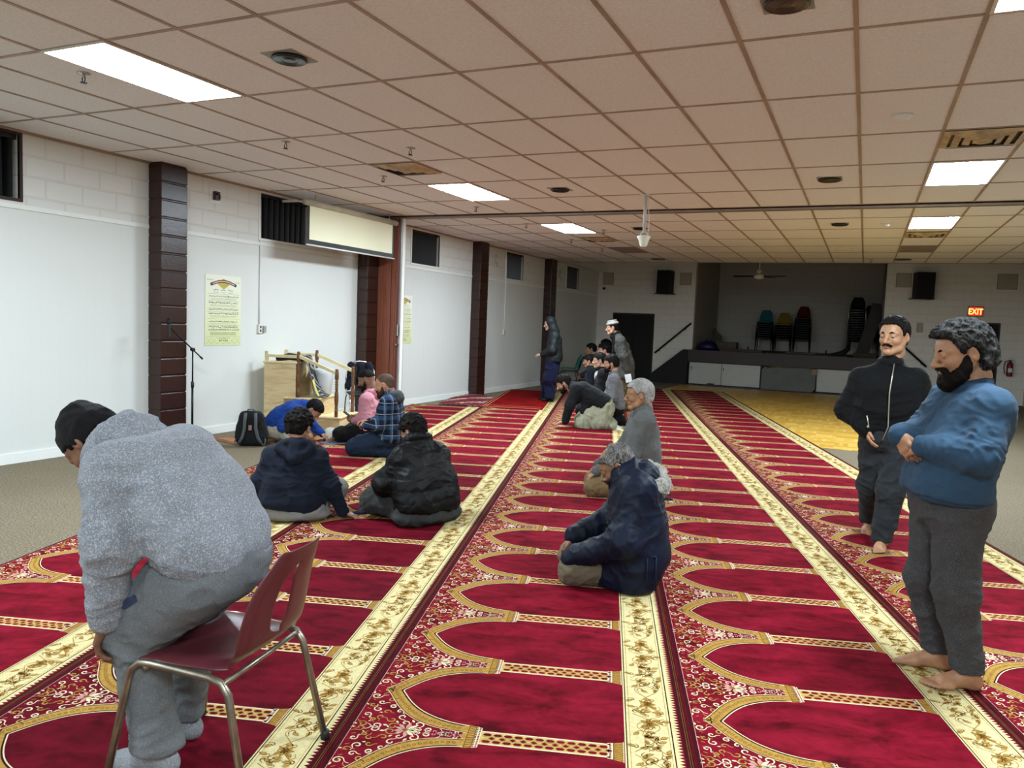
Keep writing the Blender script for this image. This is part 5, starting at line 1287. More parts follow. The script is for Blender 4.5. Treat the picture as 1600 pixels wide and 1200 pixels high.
def p_bend():
    J = dict(pel=(-.175, 0, .775), che=(.015, 0, 1.005), nec=(.16, 0, 1.08), shL=(.055, .19, 1.035), shR=(.07, -.185, 1.04), elL=(.015, .245, .81), wrL=(.05, .215, .56), elR=(.05, -.25, .83), wrR=(.09, -.17, .55),
             hipL=(-.19, .095, .70), hipR=(-.19, -.10, .70), knL=(.035, .115, .49), knR=(.04, -.14, .45), anL=(-.05, .11, .085), anR=(.015, -.105, .085))
    P = Person('man in a black beanie and grey hooded sweater bending over the red chair', (-2.125, 1.90), 188, .0075, '7a5540').inner(J)
    P.head((.315, 0, 1.075), pitch=60, sz=.235, closed=True)
    P.hair(HB, thick=.007, rough=.002)
    P.hand('L', (.42, .02, -.9), (.75, .55, .35), curl=(22, 26, 18), size=1.1); P.hand('R', (.25, .15, -.95), (.9, -.35, .15), curl=(28, 30, 20))
    sm = cloth('sock_grey', '7d7f82', 'melange', 'a5a7aa'); P.foot('L', (.98, .12, 0), sock=sm, size=1.08); P.foot('R', (.98, -.1, 0), sock=sm)
    c, rot, k = A3((.315, 0, 1.075)), rotm(0, 60), 1.0
    F = Field(.03)
    def L(p): return tuple(c+rot@(A3(p)*k))
    F.ell(L((-.012, 0, .045)), (.106*k, .084*k, .098*k), rot); F.ell(L((-.03, 0, .0)), (.092*k, .082*k, .076*k), rot); F.ell(L((-.035, 0, .11)), (.055, .05, .034), rot)
    up = rot@A3((0, 0, 1)); fw = rot@A3((1, 0, 0)); n = nrm(-up+fw*.25); pt = A3(L((.05, 0, .035)))
    P.cloth('beanie', F, cloth('beanie_black', '08080a', 'melange', '151517'), cut=plane_cut(pt+n*.0, n) if False else (lambda X, Y, Z: ((X-pt[0])*n[0]+(Y-pt[1])*n[1]+(Z-pt[2])*n[2])-np.clip(-((X-pt[0])*fw[0]+(Z-pt[2])*fw[2])*.75-.02, 0, .08)), fold=dict(amp=.005, freq=12, seed=5, up=1), floor=None, lab='black knit beanie')
    # sweater
    F = Field(.045); torso(F, J, W=(.085, .095, .105), Rr=(.142, .138, .128), sh=.076, neck=.068, mid=(-.085, 0, .90))
    F.cone((-.10, 0, .86), (.02, 0, .80), .14, .11, .08); F.knife((-.24, 0, .735), (.30, 0, -.95)); sleeves(F, J, (.082, .078, .056), cuff=.050)
    sw = cloth('sweater_grey', '7d8188', 'melange', 'bfc2c8', var=.1)
    n2 = nrm((-.42, 0, -.9)); 
    P.cloth('sweater', F, sw, fold=dict(amp=.013, freq=5.5, seed=21, up=.3, stretch=(1, .7, 1), foci=[(-.05, .15, .85, .18), (-.2, .1, .82, .16), (.03, .26, .82, .12), (.07, .2, .58, .09)]))
    F = Field(.03); F.slab((-.185, 0, .785), (-.165, 0, .72), (.085, .08), .146, .138, (0, 1, 0)); 
    P.cloth('waistband', F, cloth('sweater_rib', '74777d', 'melange', 'aaadb2'), cut=lambda X, Y, Z: np.maximum(plane_cut((-.24, 0, .705), (.30, 0, -.95))(X, Y, Z), plane_cut((-.24, 0, .76), (-.30, 0, .95))(X, Y, Z)), fold=dict(amp=.006, freq=24, seed=3, up=1, stretch=(1, 1, .15)))
    # hood lying on the neck
    F = Field(.03); hr = rotm(0, 52); ring(F, (.205, 0, 1.085), hr, .088, .10, .03, k=.03); F.ell((.125, 0, 1.12), (.085, .115, .045), rotm(0, -32)); F.ell((.05, 0, 1.085), (.09, .11, .045), rotm(0, -38))
    P.cloth('hood', F, sw, fold=dict(amp=.012, freq=9, seed=8, up=.7))
    F = Field(.05); legs(F, J, (.112, .090, .068), seat=.128, W=.065); F.cone(J['anL'], (-.05, .11, .11), .074, .078); F.cone((-.14, .1, .65), (-.04, .11, .56), .122, .110)
    P.cloth('sweatpants', F, cloth('sweatpants_grey', '66696b', 'melange', '7d8082', var=.08), cut=lambda X, Y, Z: (.085-Z)+0*X+0*Y, fold=dict(amp=.016, freq=5.5, seed=14, up=.3, foci=[(.03, .16, .47, .2), (.04, -.14, .45, .18), (-.05, .14, .16, .12), (.01, -.1, .16, .12), (-.2, .05, .65, .12)]))
    b = MB(); b.box((-.03, -.002, -.012), (.03, .002, .012), mat('logo_navy', '27324d', .7), T((-.04, .225, .625), R(6), R(34))); P.mb('embroidery', b)
    P.done()
p_blue(); p_walk(); p_parka(); p_grey(); p_bend()
def p_navy():
    J = dict(pel=(-.01, .03, .14), che=(.03, .02, .40), nec=(.05, .01, .555), shL=(.03, .18, .465), shR=(.03, -.15, .47), elL=(.02, .29, .25), wrL=(.06, .275, .07), elR=(.0, -.255, .26), wrR=(-.0, -.35, .055),
             hipL=(.03, .11, .12), hipR=(.03, -.10, .12), knL=(.33, .28, .13), knR=(.27, -.285, .17), anL=(.38, -.02, .06), anR=(.40, .12, .06))
    P = Person('man in a navy hooded sweatshirt seated with his back to the camera', (-3.861, 4.64), 125, .0085, 'a1755a').inner(J)
    P.head((.075, -.005, .685), pitch=14, yaw=-22, sz=.245); P.hair(HB, style='curly', thick=.018, rough=.005, seed=6, line=[(-.13, -.05), (-.05, -.05), (-.018, .02), (.02, .02), (.04, .05), (.12, .085)])
    P.hand('R', (.1, -.85, -.4), (-.05, -.4, .9), side=1, curl=(8, 12, 10), size=1.0); P.hand('L', (.8, .1, -.4), (0, .3, .9), curl=(15, 20, 10))
    sm = cloth('sock_dark', '26262b', 'fleece'); P.foot('L', (.35, -.93, 0), sock=sm); P.foot('R', (.3, .95, 0), sock=sm)
    F = Field(.045); torso(F, J, W=(.105, .10, .095), Rr=(.14, .13, .115), sh=.068, neck=.06); F.slab((-.01, .03, .14), (-.01, .03, .09), (.105, .10), .142, .138, (0, 1, 0)); F.knife((0, 0, .07), (-.1, .12, -1)); sleeves(F, J, (.07, .064, .046), cuff=.043)
    nv = cloth('hoodie_navy', '0d1422', 'fleece', var=.08); P.cloth('hooded_sweatshirt', F, nv, fold=dict(amp=.013, freq=6, seed=31, up=.3, foci=[(0, -.285, .25, .14), (.02, .285, .25, .14), (-.05, 0, .2, .18)]))
    F = Field(.03); F.ell((.0, .01, .585), (.075, .105, .042), rotm(0, 12)); F.cone((-.02, .125, .545), (-.085, .02, .475), .036, .034); F.cone((-.02, -.105, .545), (-.085, -.0, .475), .036, .034); F.cone((-.05, .01, .55), (-.09, .01, .485), .05, .036); F.cone((.0, .12, .56), (.10, .07, .545), .032, .024); F.cone((.0, -.10, .56), (.10, -.05, .545), .032, .024)
    P.cloth('hood', F, nv, fold=dict(amp=.008, freq=9, seed=8, up=.6))
    F = Field(.04); F.slab((-.02, .02, .105), (.05, 0, .10), (.13, .13), .115, .105, (0, 1, 0)); F.ell((-.04, 0, .05), (.13, .26, .06)); F.chain([J['hipL'], J['knL'], J['anL']], [.10, .082, .055]); F.chain([J['hipR'], J['knR'], J['anR']], [.11, .085, .055])
    P.cloth('sweatpants', F, cloth('pants_lightgrey', '77746f', 'melange', '8a8783', var=.08), fold=dict(amp=.012, freq=7, seed=5, up=.5)); P.done()
def p_puffer():
    J = dict(pel=(-.06, 0, .17), che=(.03, 0, .42), nec=(.095, 0, .605), shL=(.045, .165, .485), shR=(.06, -.165, .485), elL=(.13, .265, .29), wrL=(.30, .15, .18), elR=(.12, -.27, .29), wrR=(.30, -.1, .17),
             hipL=(.0, .11, .12), hipR=(.0, -.10, .12), knL=(.27, .28, .135), knR=(.32, -.28, .13), anL=(.40, .02, .06), anR=(.38, .20, .055))
    P = Person('man in a black puffer jacket sitting cross-legged and leaning forward', (-3.03, 5.12), 155, .0085, 'a47a60').inner(J)
    P.head((.155, .0, .665), pitch=30, yaw=14, sz=.235, closed=True); P.hair(HB, style='curly', thick=.02, rough=.005, seed=9, line=[(-.13, -.05), (-.05, -.05), (-.018, .02), (.02, .02), (.04, .05), (.12, .085)]); P.beard(HBC, t=.006)
    P.hand('L', (.6, -.6, -.2), (.2, .3, .9), curl=(20, 25, 15)); P.hand('R', (.6, .6, -.2), (.2, -.3, .9), curl=(20, 25, 15))
    sm = cloth('sock_striped', '20232a', 'tweed', '3a414e'); P.foot('L', (.5, -.85, 0), sock=sm); P.foot('R', (.62, .78, 0), sock=sm)
    F = Field(.05); torso(F, J, W=(.115, .11, .095), Rr=(.165, .155, .135), sh=.085, neck=.07, p=.0); F.knife((0, 0, .085), (-.1, 0, -1)); sleeves(F, J, (.09, .086, .06), cuff=.052); ring(F, (.10, 0, .615), rotm(0, 26), .07, .085, .03, k=.02)
    pm = cloth('puffer_black', '050506', 'quilt', var=.2); V, Q = F.mesh(.0085, floor=.004); V = relax(V, Q); N = vnormals(V, Q)
    V = V+N*(.010*.55*(np.abs(np.sin(V[:, 2]*math.pi/.09+V[:, 0]*2.2+.5*np.sin(V[:, 1]*9))) ** .55-.6))[:, None]; V = folds(V, Q, amp=.012, freq=8, seed=3, up=.8); V[:, 2] = np.maximum(V[:, 2], .001)
    t = Skin(); t.add(V, Q, pm); P.parts.append(('puffer_jacket', t, None))
    F = Field(.04); F.slab((-.07, 0, .11), (.03, 0, .11), (.15, .13), .12, .115, (0, 1, 0)); F.ell((-.06, 0, .06), (.17, .30, .065)); F.chain([J['hipL'], J['knL'], J['anL']], [.11, .092, .065]); F.chain([J['hipR'], J['knR'], J['anR']], [.11, .09, .065])
    P.cloth('trousers', F, cloth('pants_charcoal', '2c2d2c', 'melange', '3c3d3c'), fold=dict(amp=.015, freq=8, seed=5, up=.7)); P.done()
def p_plaid():
    J = dict(pel=(-.2, 0, .26), che=(-.17, 0, .52), nec=(-.165, 0, .685), shL=(-.19, .18, .61), shR=(-.17, -.18, .61), elL=(-.12, .25, .38), wrL=(.06, .13, .35), elR=(-.1, -.24, .38), wrR=(.08, -.06, .36),
             hipL=(-.17, .1, .21), hipR=(-.17, -.1, .21), knL=(.19, .15, .10), knR=(.21, -.13, .10), anL=(-.22, .1, .06), anR=(-.22, -.1, .06))
    P = Person('bearded man in a blue plaid jacket kneeling in jeans and white socks', (-4.976, 7.308), 197.4, .011, 'a9795d').inner(J)
    P.head((-.105, 0, .795), pitch=16, sz=.245, lid=.003); P.hair(hair_mat('buzz_brown', '4a392f', '6a5546', 160), thick=.002, rough=.0008, line=[(-.13, -.04), (-.05, -.04), (-.018, .03), (.02, .04), (.04, .07), (.06, .10), (.12, .12)]); P.beard(hair_mat('beard_brown', '2a1a12', '4a3020'), t=.010)
    P.hand('L', (.8, -.5, .1), (.2, .5, .8), curl=(30, 35, 20)); P.hand('R', (.85, .4, .2), (-.2, -.4, .8), curl=(25, 30, 20))
    ws = cloth('sock_white', 'c9c7c0', 'fleece'); P.foot('L', (-.75, .1, -.35), sock=ws, up=(.35, 0, -.9) if False else (0, 0, 1)); P.foot('R', (-.95, 0, 0), sock=ws)
    F = Field(.03); F.slab((-.2, 0, .22), (-.12, 0, .2), (.08, .08), .13, .12, (0, 1, 0)); F.chain([J['hipL'], J['knL'], J['anL']], [.11, .095, .065]); F.chain([J['hipR'], J['knR'], J['anR']], [.11, .095, .065])
    P.cloth('jeans', F, cloth('jeans_blue', '101b2b', 'denim', '26374d'), fold=dict(amp=.012, freq=8, seed=6, up=.5))
    F = Field(.045); torso(F, J, W=(.10, .10, .10), Rr=(.14, .135, .13), sh=.078, neck=.07); F.knife((0, 0, .17), (0, 0, -1)); sleeves(F, J, (.084, .076, .05), cuff=.045)
    P.cloth('plaid_jacket', F, cloth('plaid', '0b1322', 'plaid'), fold=dict(amp=.011, freq=7, seed=8, up=.35, foci=[(-.12, .25, .38, .14)]))
    F = Field(.025); F.ell((-.235, 0, .70), (.07, .11, .05), rotm(0, 12)); F.ell((-.275, 0, .655), (.05, .095, .06), rotm(0, -30)); F.cone((-.19, .09, .70), (-.12, .07, .66), .034, .024); F.cone((-.19, -.09, .70), (-.12, -.07, .66), .034, .024)
    P.cloth('hood', F, cloth('hood_grey', '3d3f42', 'melange', '55575a'), fold=dict(amp=.008, freq=9, seed=2, up=.6)); P.done()
def p_pink():
    J = dict(pel=(-.0, 0, .16), che=(.0, 0, .43), nec=(.01, 0, .60), shL=(.0, .175, .535), shR=(.01, -.175, .535), elL=(-.01, .235, .31), wrL=(.17, .1, .26), elR=(.05, -.23, .31), wrR=(.19, -.04, .27),
             hipL=(.04, .11, .13), hipR=(.04, -.11, .13), knL=(.29, .28, .11), knR=(.30, -.28, .11), anL=(.38, -.03, .06), anR=(.40, .14, .055))
    P = Person('man in a pink hooded sweatshirt sitting cross-legged beside the wooden steps with a phone', (-5.6, 8.12), 197.4, .012, '7d5741').inner(J)
    P.head((.06, 0, .765), pitch=24, sz=.24); P.hair(HB, thick=.006, rough=.0015, line=[(-.13, .01), (-.05, .02), (-.018, .045), (.02, .04), (.04, .06), (.12, .085)]); P.beard(HBC, t=.006)
    P.hand('L', (.85, -.2, .25), (.1, .8, .5), curl=(35, 40, 25)); P.hand('R', (.85, .25, .25), (-.1, -.8, .5), curl=(35, 40, 25))
    F = Field(.04); F.slab((0, 0, .12), (.05, 0, .11), (.13, .13), .115, .11, (0, 1, 0)); F.chain([J['hipL'], J['knL'], J['anL']], [.105, .085, .058]); F.chain([J['hipR'], J['knR'], J['anR']], [.105, .085, .058])
    P.cloth('trousers', F, cloth('pants_black', '08080a', 'fleece'), fold=dict(amp=.01, freq=8, seed=3, up=.5)); P.foot('L', (.4, -.9, 0)); P.foot('R', (.4, .9, 0))
    pk = cloth('hoodie_pink', 'b87c86', 'fleece', var=.06); F = Field(.045); torso(F, J, W=(.10, .10, .10), Rr=(.13, .125, .125), sh=.075, neck=.066); F.knife((0, 0, .07), (0, 0, -1)); sleeves(F, J, (.078, .07, .046), cuff=.042)
    P.cloth('hooded_sweatshirt', F, pk, fold=dict(amp=.012, freq=7, seed=5, up=.4)); F = Field(.025); F.ell((-.055, 0, .625), (.07, .105, .055), rotm(0, 14)); F.cone((-.02, .085, .63), (.05, .06, .59), .032, .022); F.cone((-.02, -.085, .63), (.05, -.06, .59), .032, .022); F.ell((-.085, 0, .58), (.05, .09, .06), rotm(0, -30)); P.cloth('hood', F, pk); P.done()
    b = MB(); b.box((-.075, -.036, -.004), (.075, .036, .004), M_BLACK); b.box((-.07, -.032, .004), (.07, .032, .005), mat('phone_screen', '1a1d24', .2)); a = R(197.4); o = b.build('phone', bevel=.002)
    f = V3(math.cos(a), math.sin(a)); l = V3(-f.y, f.x); p = V3(-5.6, 8.12)+f*.275+l*.035; o.matrix_world = T((p.x, p.y, ZR+.315), a, R(-35)); tag(o, 'dark phone held in the hands of the man in the pink sweatshirt', 'phone')
def p_crouch():
    J = dict(pel=(-.20, 0, .20), che=(.03, 0, .38), nec=(.16, 0, .42), shL=(.09, .175, .38), shR=(.09, -.175, .38), elL=(.14, .24, .2), wrL=(.33, .16, .09), elR=(.0, -.255, .22), wrR=(.21, -.17, .15),
             hipL=(-.16, .1, .16), hipR=(-.16, -.1, .16), knL=(.15, .26, .10), knR=(.14, -.25, .10), anL=(-.05, .04, .06), anR=(-.02, -.06, .06))
    P = Person('man in a bright blue hooded top crouched low over the mat before the wooden steps', (-6.33, 7.50, .012), 20, .012, 'a07258').inner(J)
    P.head((.27, 0, .40), pitch=58, sz=.235, closed=True); P.hair(HB, thick=.013, rough=.003, line=[(-.13, -.05), (-.05, -.05), (-.018, .02), (.02, .03), (.04, .055), (.12, .09)]); P.hand('R', (.8, .3, -.4), (.2, -.3, .9), curl=(25, 25, 15)); P.hand('L', (.8, -.3, -.4), (.2, .3, .9), curl=(25, 25, 15))
    ws = cloth('sock_cream', 'cfccc2', 'fleece'); P.foot('R', (.3, .9, 0), sock=ws); P.foot('L', (.2, -.95, 0), sock=ws)
    F = Field(.04); F.slab((-.2, 0, .15), (-.12, 0, .13), (.12, .12), .12, .11, (0, 1, 0)); F.chain([J['hipL'], J['knL'], J['anL']], [.11, .09, .06]); F.chain([J['hipR'], J['knR'], J['anR']], [.11, .09, .06]); P.cloth('trousers', F, cloth('pants_beige', '9c9684', 'fleece'), fold=dict(amp=.01, freq=8, seed=3, up=.5))
    F = Field(.045); torso(F, J, W=(.10, .10, .10), Rr=(.13, .135, .12), sh=.075, neck=.062); F.knife((-.15, 0, .12), (-.6, 0, -1)); sleeves(F, J, (.078, .072, .046), cuff=.042); F.ell((.12, 0, .47), (.08, .1, .04), rotm(0, -10))
    P.cloth('hooded_top', F, cloth('top_blue', '12357a', 'fleece', var=.1), fold=dict(amp=.013, freq=8, seed=7, up=.6)); P.done()
def kneeler(label, O, skin, jacket, trouser, hairm=None, s=1.0, style='short', beard_t=0, pitch=8, yaw=0, res=.014, top=1.08, az=197.4, inner=None, kind='fleece', long_=False, thick=.016):
    k = top/1.08
    def q(x, y, z): return (x*k, y*k, z*k)
    J = dict(pel=q(-.06, 0, .30), che=q(-.01, 0, .60), nec=q(.0, 0, .78), shL=q(-.01, .185, .705), shR=q(.0, -.185, .705), elL=q(.03, .25, .44), wrL=q(.22, .15, .33), elR=q(.06, -.24, .44), wrR=q(.24, -.12, .34),
             hipL=q(-.02, .1, .22), hipR=q(-.02, -.1, .22), knL=q(.33, .14, .085), knR=q(.33, -.13, .085), anL=q(-.16, .1, .06), anR=q(-.16, -.1, .06))
    P = Person(label, O, az, res, skin, 'young men kneeling in a row').inner(J); P.head(q(.05, 0, .92), pitch=pitch, yaw=yaw, sz=.24*k); P.hair(hairm or HB, style=style, thick=thick, rough=.004, line=[(-.13, -.05), (-.05, -.05), (-.018, .02), (.014, .0), (.03, .02), (.045, .06), (.12, .078)])
    if beard_t: P.beard(HBC, t=beard_t)
    P.hand('L', (.8, -.3, -.4), (.3, .3, .9), curl=(20, 20, 15)); P.hand('R', (.8, .3, -.4), (.3, -.3, .9), curl=(20, 20, 15))
    F = Field(.03); F.slab(q(-.06, 0, .24), q(.02, 0, .2), (.08, .08), .125*k, .11*k, (0, 1, 0)); F.chain([J['hipL'], J['knL'], J['anL']], [.10, .088, .06]); F.chain([J['hipR'], J['knR'], J['anR']], [.10, .088, .06]); P.cloth('trousers', F, trouser, fold=dict(amp=.01, freq=8, seed=3, up=.5)); P.foot('L', (-.95, 0, 0), sock=M_SOCKD); P.foot('R', (-.95, 0, 0), sock=M_SOCKD)
    F = Field(.045); torso(F, J, W=(.085, .085, .09), Rr=(.125*k, .12*k, .12*k), sh=.075*k, neck=.055); F.knife(q(0, 0, .23 if long_ else .2), (0, 0, -1)); sleeves(F, J, (.074*k, .066*k, .046*k), cuff=.042)
    P.cloth('jacket', F, jacket, fold=dict(amp=.010, freq=7, seed=5, up=.4))
    if inner: F = Field(.02); F.ell(q(.075, 0, .66), (.06, .05, .10)); P.cloth('shirt', F, inner)
    return P.done()
M_SOCKD = cloth('sock_dk', '141417', 'fleece')
def far_people():
    kneeler('young man in a grey blazer kneeling upright in the near end of the row', (-3.60, 11.90), 'b08068', cloth('blazer_grey', '5d5d5f', 'tweed', '757577'), cloth('tr_black', '09090b', 'fleece'), beard_t=.004, top=1.13, thick=.02, res=.012)
    kneeler('young man half hidden right behind the grey blazer, white shirt showing', (-4.13, 12.95), 'c09680', cloth('jk_black', '0b0b0e', 'fleece'), MC['tr_black'], top=1.12, inner=cloth('shirt_white', 'c8c8c4', 'fleece'))
    kneeler('boy in a dark navy top sitting in front of the others in the row', (-4.93, 14.70), 'a47a62', cloth('top_dknavy', '10141f', 'fleece'), MC['tr_black'], top=1.0, pitch=14, thick=.02)
    kneeler('young man with thick curly black hair behind the grey blazer', (-5.08, 16.20), 'c0907c', cloth('jk_dark', '15151a', 'fleece'), MC['tr_black'], top=1.22, style='curly', thick=.026)
    kneeler('dark haired man seen behind the boy in navy, face turned left', (-5.84, 17.55), '94705a', cloth('jk_grey', '2c2c2f', 'fleece'), MC['tr_black'], top=1.17)
    kneeler('man whose black hair alone shows farthest back in the row', (-5.80, 18.55), '94705a', MC['jk_dark'], MC['tr_black'], top=1.27)
    # hooded man
    J = dict(pel=(-.02, 0, .92), che=(-.02, 0, 1.22), nec=(.02, 0, 1.40), shL=(-.02, .18, 1.32), shR=(-.01, -.18, 1.32), elL=(.0, .25, 1.03), wrL=(.21, .10, .93), elR=(.05, -.24, 1.04), wrR=(.23, -.04, .93), hipL=(0, .09, .85), hipR=(0, -.09, .85), knL=(.03, .1, .48), knR=(.08, -.1, .48), anL=(.02, .1, .08), anR=(.10, -.09, .08))
    P = Person('hooded man standing in a dark jacket and long navy garment on the red mat', (-5.70, 14.58, .022), 197.4, .013, 'a98874').inner(J); P.head((.09, 0, 1.545), pitch=14, sz=.235); P.hair(HB, thick=.008, rough=.002)
    P.hand('L', (.9, -.2, -.1), (.1, .5, .85), curl=(25, 25, 15)); P.hand('R', (.9, .2, -.1), (.1, -.5, .85), curl=(25, 25, 15)); P.foot('L', (1, .1, 0), sock=M_SOCKD); P.foot('R', (1, -.15, 0), sock=M_SOCKD)
    F = Field(.05); F.slab((-.02, 0, .95), (.03, 0, .45), (.07, .13), .13, .125, (0, 1, 0)); F.knife((0, 0, .36), (0, 0, -1)); F.chain([J['knL'], J['anL']], [.11, .09]); F.chain([J['knR'], J['anR']], [.11, .09]); P.cloth('navy_garment', F, cloth('shalwar_navy', '0d1230', 'fleece'), cut=lambda X, Y, Z: (.07-Z)+0*X+0*Y, fold=dict(amp=.03, freq=8, seed=3, up=.8, stretch=(1, 1, .25)))
    F = Field(.045); torso(F, J, W=(.08, .085, .09), Rr=(.145, .14, .135), sh=.085, neck=.075); F.slab((-.02, 0, .92), (-.02, 0, .83), (.08, .09), .15, .15, (0, 1, 0)); F.knife((0, 0, .80), (0, 0, -1)); sleeves(F, J, (.086, .08, .055), cuff=.048)
    jm = cloth('jacket_green_grey', '1f2426', 'quilt'); P.cloth('jacket', F, jm, fold=dict(amp=.014, freq=7, seed=9, up=.5))
    F = Field(.03); F.ell((.075, 0, 1.59), (.115, .108, .125), rotm(0, 12)); F.cone((.03, 0, 1.48), (-.01, 0, 1.40), .105, .10); F.ell((.20, 0, 1.545), (.10, .072, .105), mode='s', k=.02); P.cloth('hood', F, jm, fold=dict(amp=.006, freq=9, seed=2, up=.6)); P.done()
    # man with cap, leaning
    J = dict(pel=(-.03, 0, .86), che=(.07, 0, 1.18), nec=(.15, 0, 1.385), shL=(.10, .18, 1.30), shR=(.12, -.18, 1.30), elL=(.03, .24, 1.02), wrL=(-.05, .22, .78), elR=(.16, -.24, 1.02), wrR=(.22, -.2, .80), hipL=(-.02, .09, .8), hipR=(-.02, -.09, .8), knL=(.03, .1, .44), knR=(.08, -.1, .44), anL=(-.02, .1, .08), anR=(.05, -.1, .08))
    P = Person('standing man in a pale rolled cap and grey tweed coat leaning forward', (-4.05, 14.03), 197.4, .013, 'ae846c').inner(J); P.head((.255, 0, 1.535), pitch=12, sz=.24); P.hair(HB, thick=.012, rough=.002)
    P.hand('L', (-.2, -.1, -1), (-.5, .8, 0), curl=(20, 20, 15)); P.hand('R', (.3, .1, -1), (.5, -.8, 0), curl=(20, 20, 15)); P.foot('L', (1, .1, 0), sock=M_SOCKD); P.foot('R', (1, -.1, 0), sock=M_SOCKD)
    F = Field(.04); legs(F, J, (.11, .095, .08), seat=.13, W=.06); P.cloth('trousers', F, cloth('khaki_far', '5a5034', 'fleece'), fold=dict(amp=.015, freq=7, seed=3, up=.6))
    F = Field(.045); torso(F, J, W=(.08, .085, .09), Rr=(.14, .13, .13), sh=.085, neck=.06); F.slab((-.03, 0, .88), (-.04, 0, .64), (.085, .09), .14, .15, (0, 1, 0)); F.knife((0, 0, .60), (0, 0, -1)); sleeves(F, J, (.082, .074, .055), cuff=.05); P.cloth('coat', F, cloth('coat_tweed', '34332f', 'tweed', '54524c'), fold=dict(amp=.012, freq=6, seed=9, up=.5))
    F = Field(.02); F.cone((.165, 0, 1.43), (.24, 0, 1.37), .07, .06); F.cone((.2, .03, 1.36), (.2, .04, 1.1), .04, .05); P.cloth('scarf', F, cloth('scarf_black', '08080a', 'fleece'))
    c, rt = A3((.255, 0, 1.535)), rotm(0, 12); F = Field(.012); up = rt@A3((0, 0, 1)); o_ = c+rt@A3((-.012, 0, .085)); F.cone(o_, o_+up*.045, .094, .088); F.knife(o_-up*.025, -up); F.knife(o_+up*.06, up); ring(F, o_-up*.005, rt, .098, .092, .020, k=.008); P.cloth('cap', F, cloth('cap_white', '8f8b85', 'fleece'), floor=None, res=.007); 
    b = MB(); b.box((-.055, -.004, -.15), (.06, .004, .0), mat('paper_white', 'c9c9c9', .6), T((-.06, .26, .70), 0, R(14))); P.done()
    o = b.build('paper_sheet'); o.matrix_world = T((-4.05, 14.03, ZR), R(197.4)); tag(o, 'white paper held in the hand of the man wearing the pale cap', 'paper')
    # man going down
    J = dict(pel=(-.24, 0, .37), che=(.08, 0, .56), nec=(.24, 0, .625), shL=(.17, .18, .585), shR=(.19, -.18, .585), elL=(.25, .215, .34), wrL=(.31, .19, .10), elR=(.25, -.215, .34), wrR=(.32, -.17, .10), hipL=(-.22, .1, .32), hipR=(-.22, -.1, .32), knL=(.04, .13, .08), knR=(.05, -.12, .08), anL=(-.38, .1, .06), anR=(-.38, -.1, .06))
    P = Person('man in black jacket and pale green tunic leaning down with both hands on the rug', (-3.82, 11.28), 197.4, .011, 'a87c66').inner(J); P.head((.365, 0, .655), pitch=34, sz=.245); P.hair(HB, thick=.018, rough=.004, line=[(-.13, -.05), (-.05, -.05), (-.018, .02), (.014, .0), (.03, .02), (.045, .06), (.12, .078)]); P.beard(HBC, t=.005)
    P.hand('L', (.85, -.1, -.28), (.25, .1, .95), curl=(5, 8, 5)); P.hand('R', (.85, .1, -.28), (.25, -.1, .95), curl=(5, 8, 5)); ws = cloth('sock_white', 'c9c7c0', 'fleece'); P.foot('L', (-.95, 0, 0), sock=ws); P.foot('R', (-.95, 0, 0), sock=ws)
    F = Field(.04); F.slab((-.25, 0, .33), (-.2, 0, .28), (.09, .1), .15, .14, (0, 1, 0)); F.chain([J['hipL'], J['knL'], J['anL']], [.13, .12, .09]); F.chain([J['hipR'], J['knR'], J['anR']], [.13, .12, .09]); F.cone((-.28, .12, .26), (-.20, .16, .10), .12, .12); F.cone((-.05, .12, .2), (.02, .14, .06), .10, .08)
    P.cloth('pale_tunic', F, cloth('tunic_green', '8a8a74', 'fleece', var=.1), fold=dict(amp=.024, freq=9, seed=13, up=.9, stretch=(1, 1, .4)))
    F = Field(.045); torso(F, J, W=(.09, .09, .095), Rr=(.155, .145, .135), sh=.08, neck=.062); F.cone((-.02, .1, .4), (.04, .14, .26), .09, .06); F.knife((-.20, 0, .30), (-.62, 0, -.6)); sleeves(F, J, (.082, .076, .055), cuff=.048)
    P.cloth('jacket', F, cloth('jacket_charcoal', '101214', 'fleece'), fold=dict(amp=.011, freq=7, seed=9, up=.5)); P.done()
p_navy(); p_puffer(); p_plaid(); p_pink(); p_crouch(); far_people()
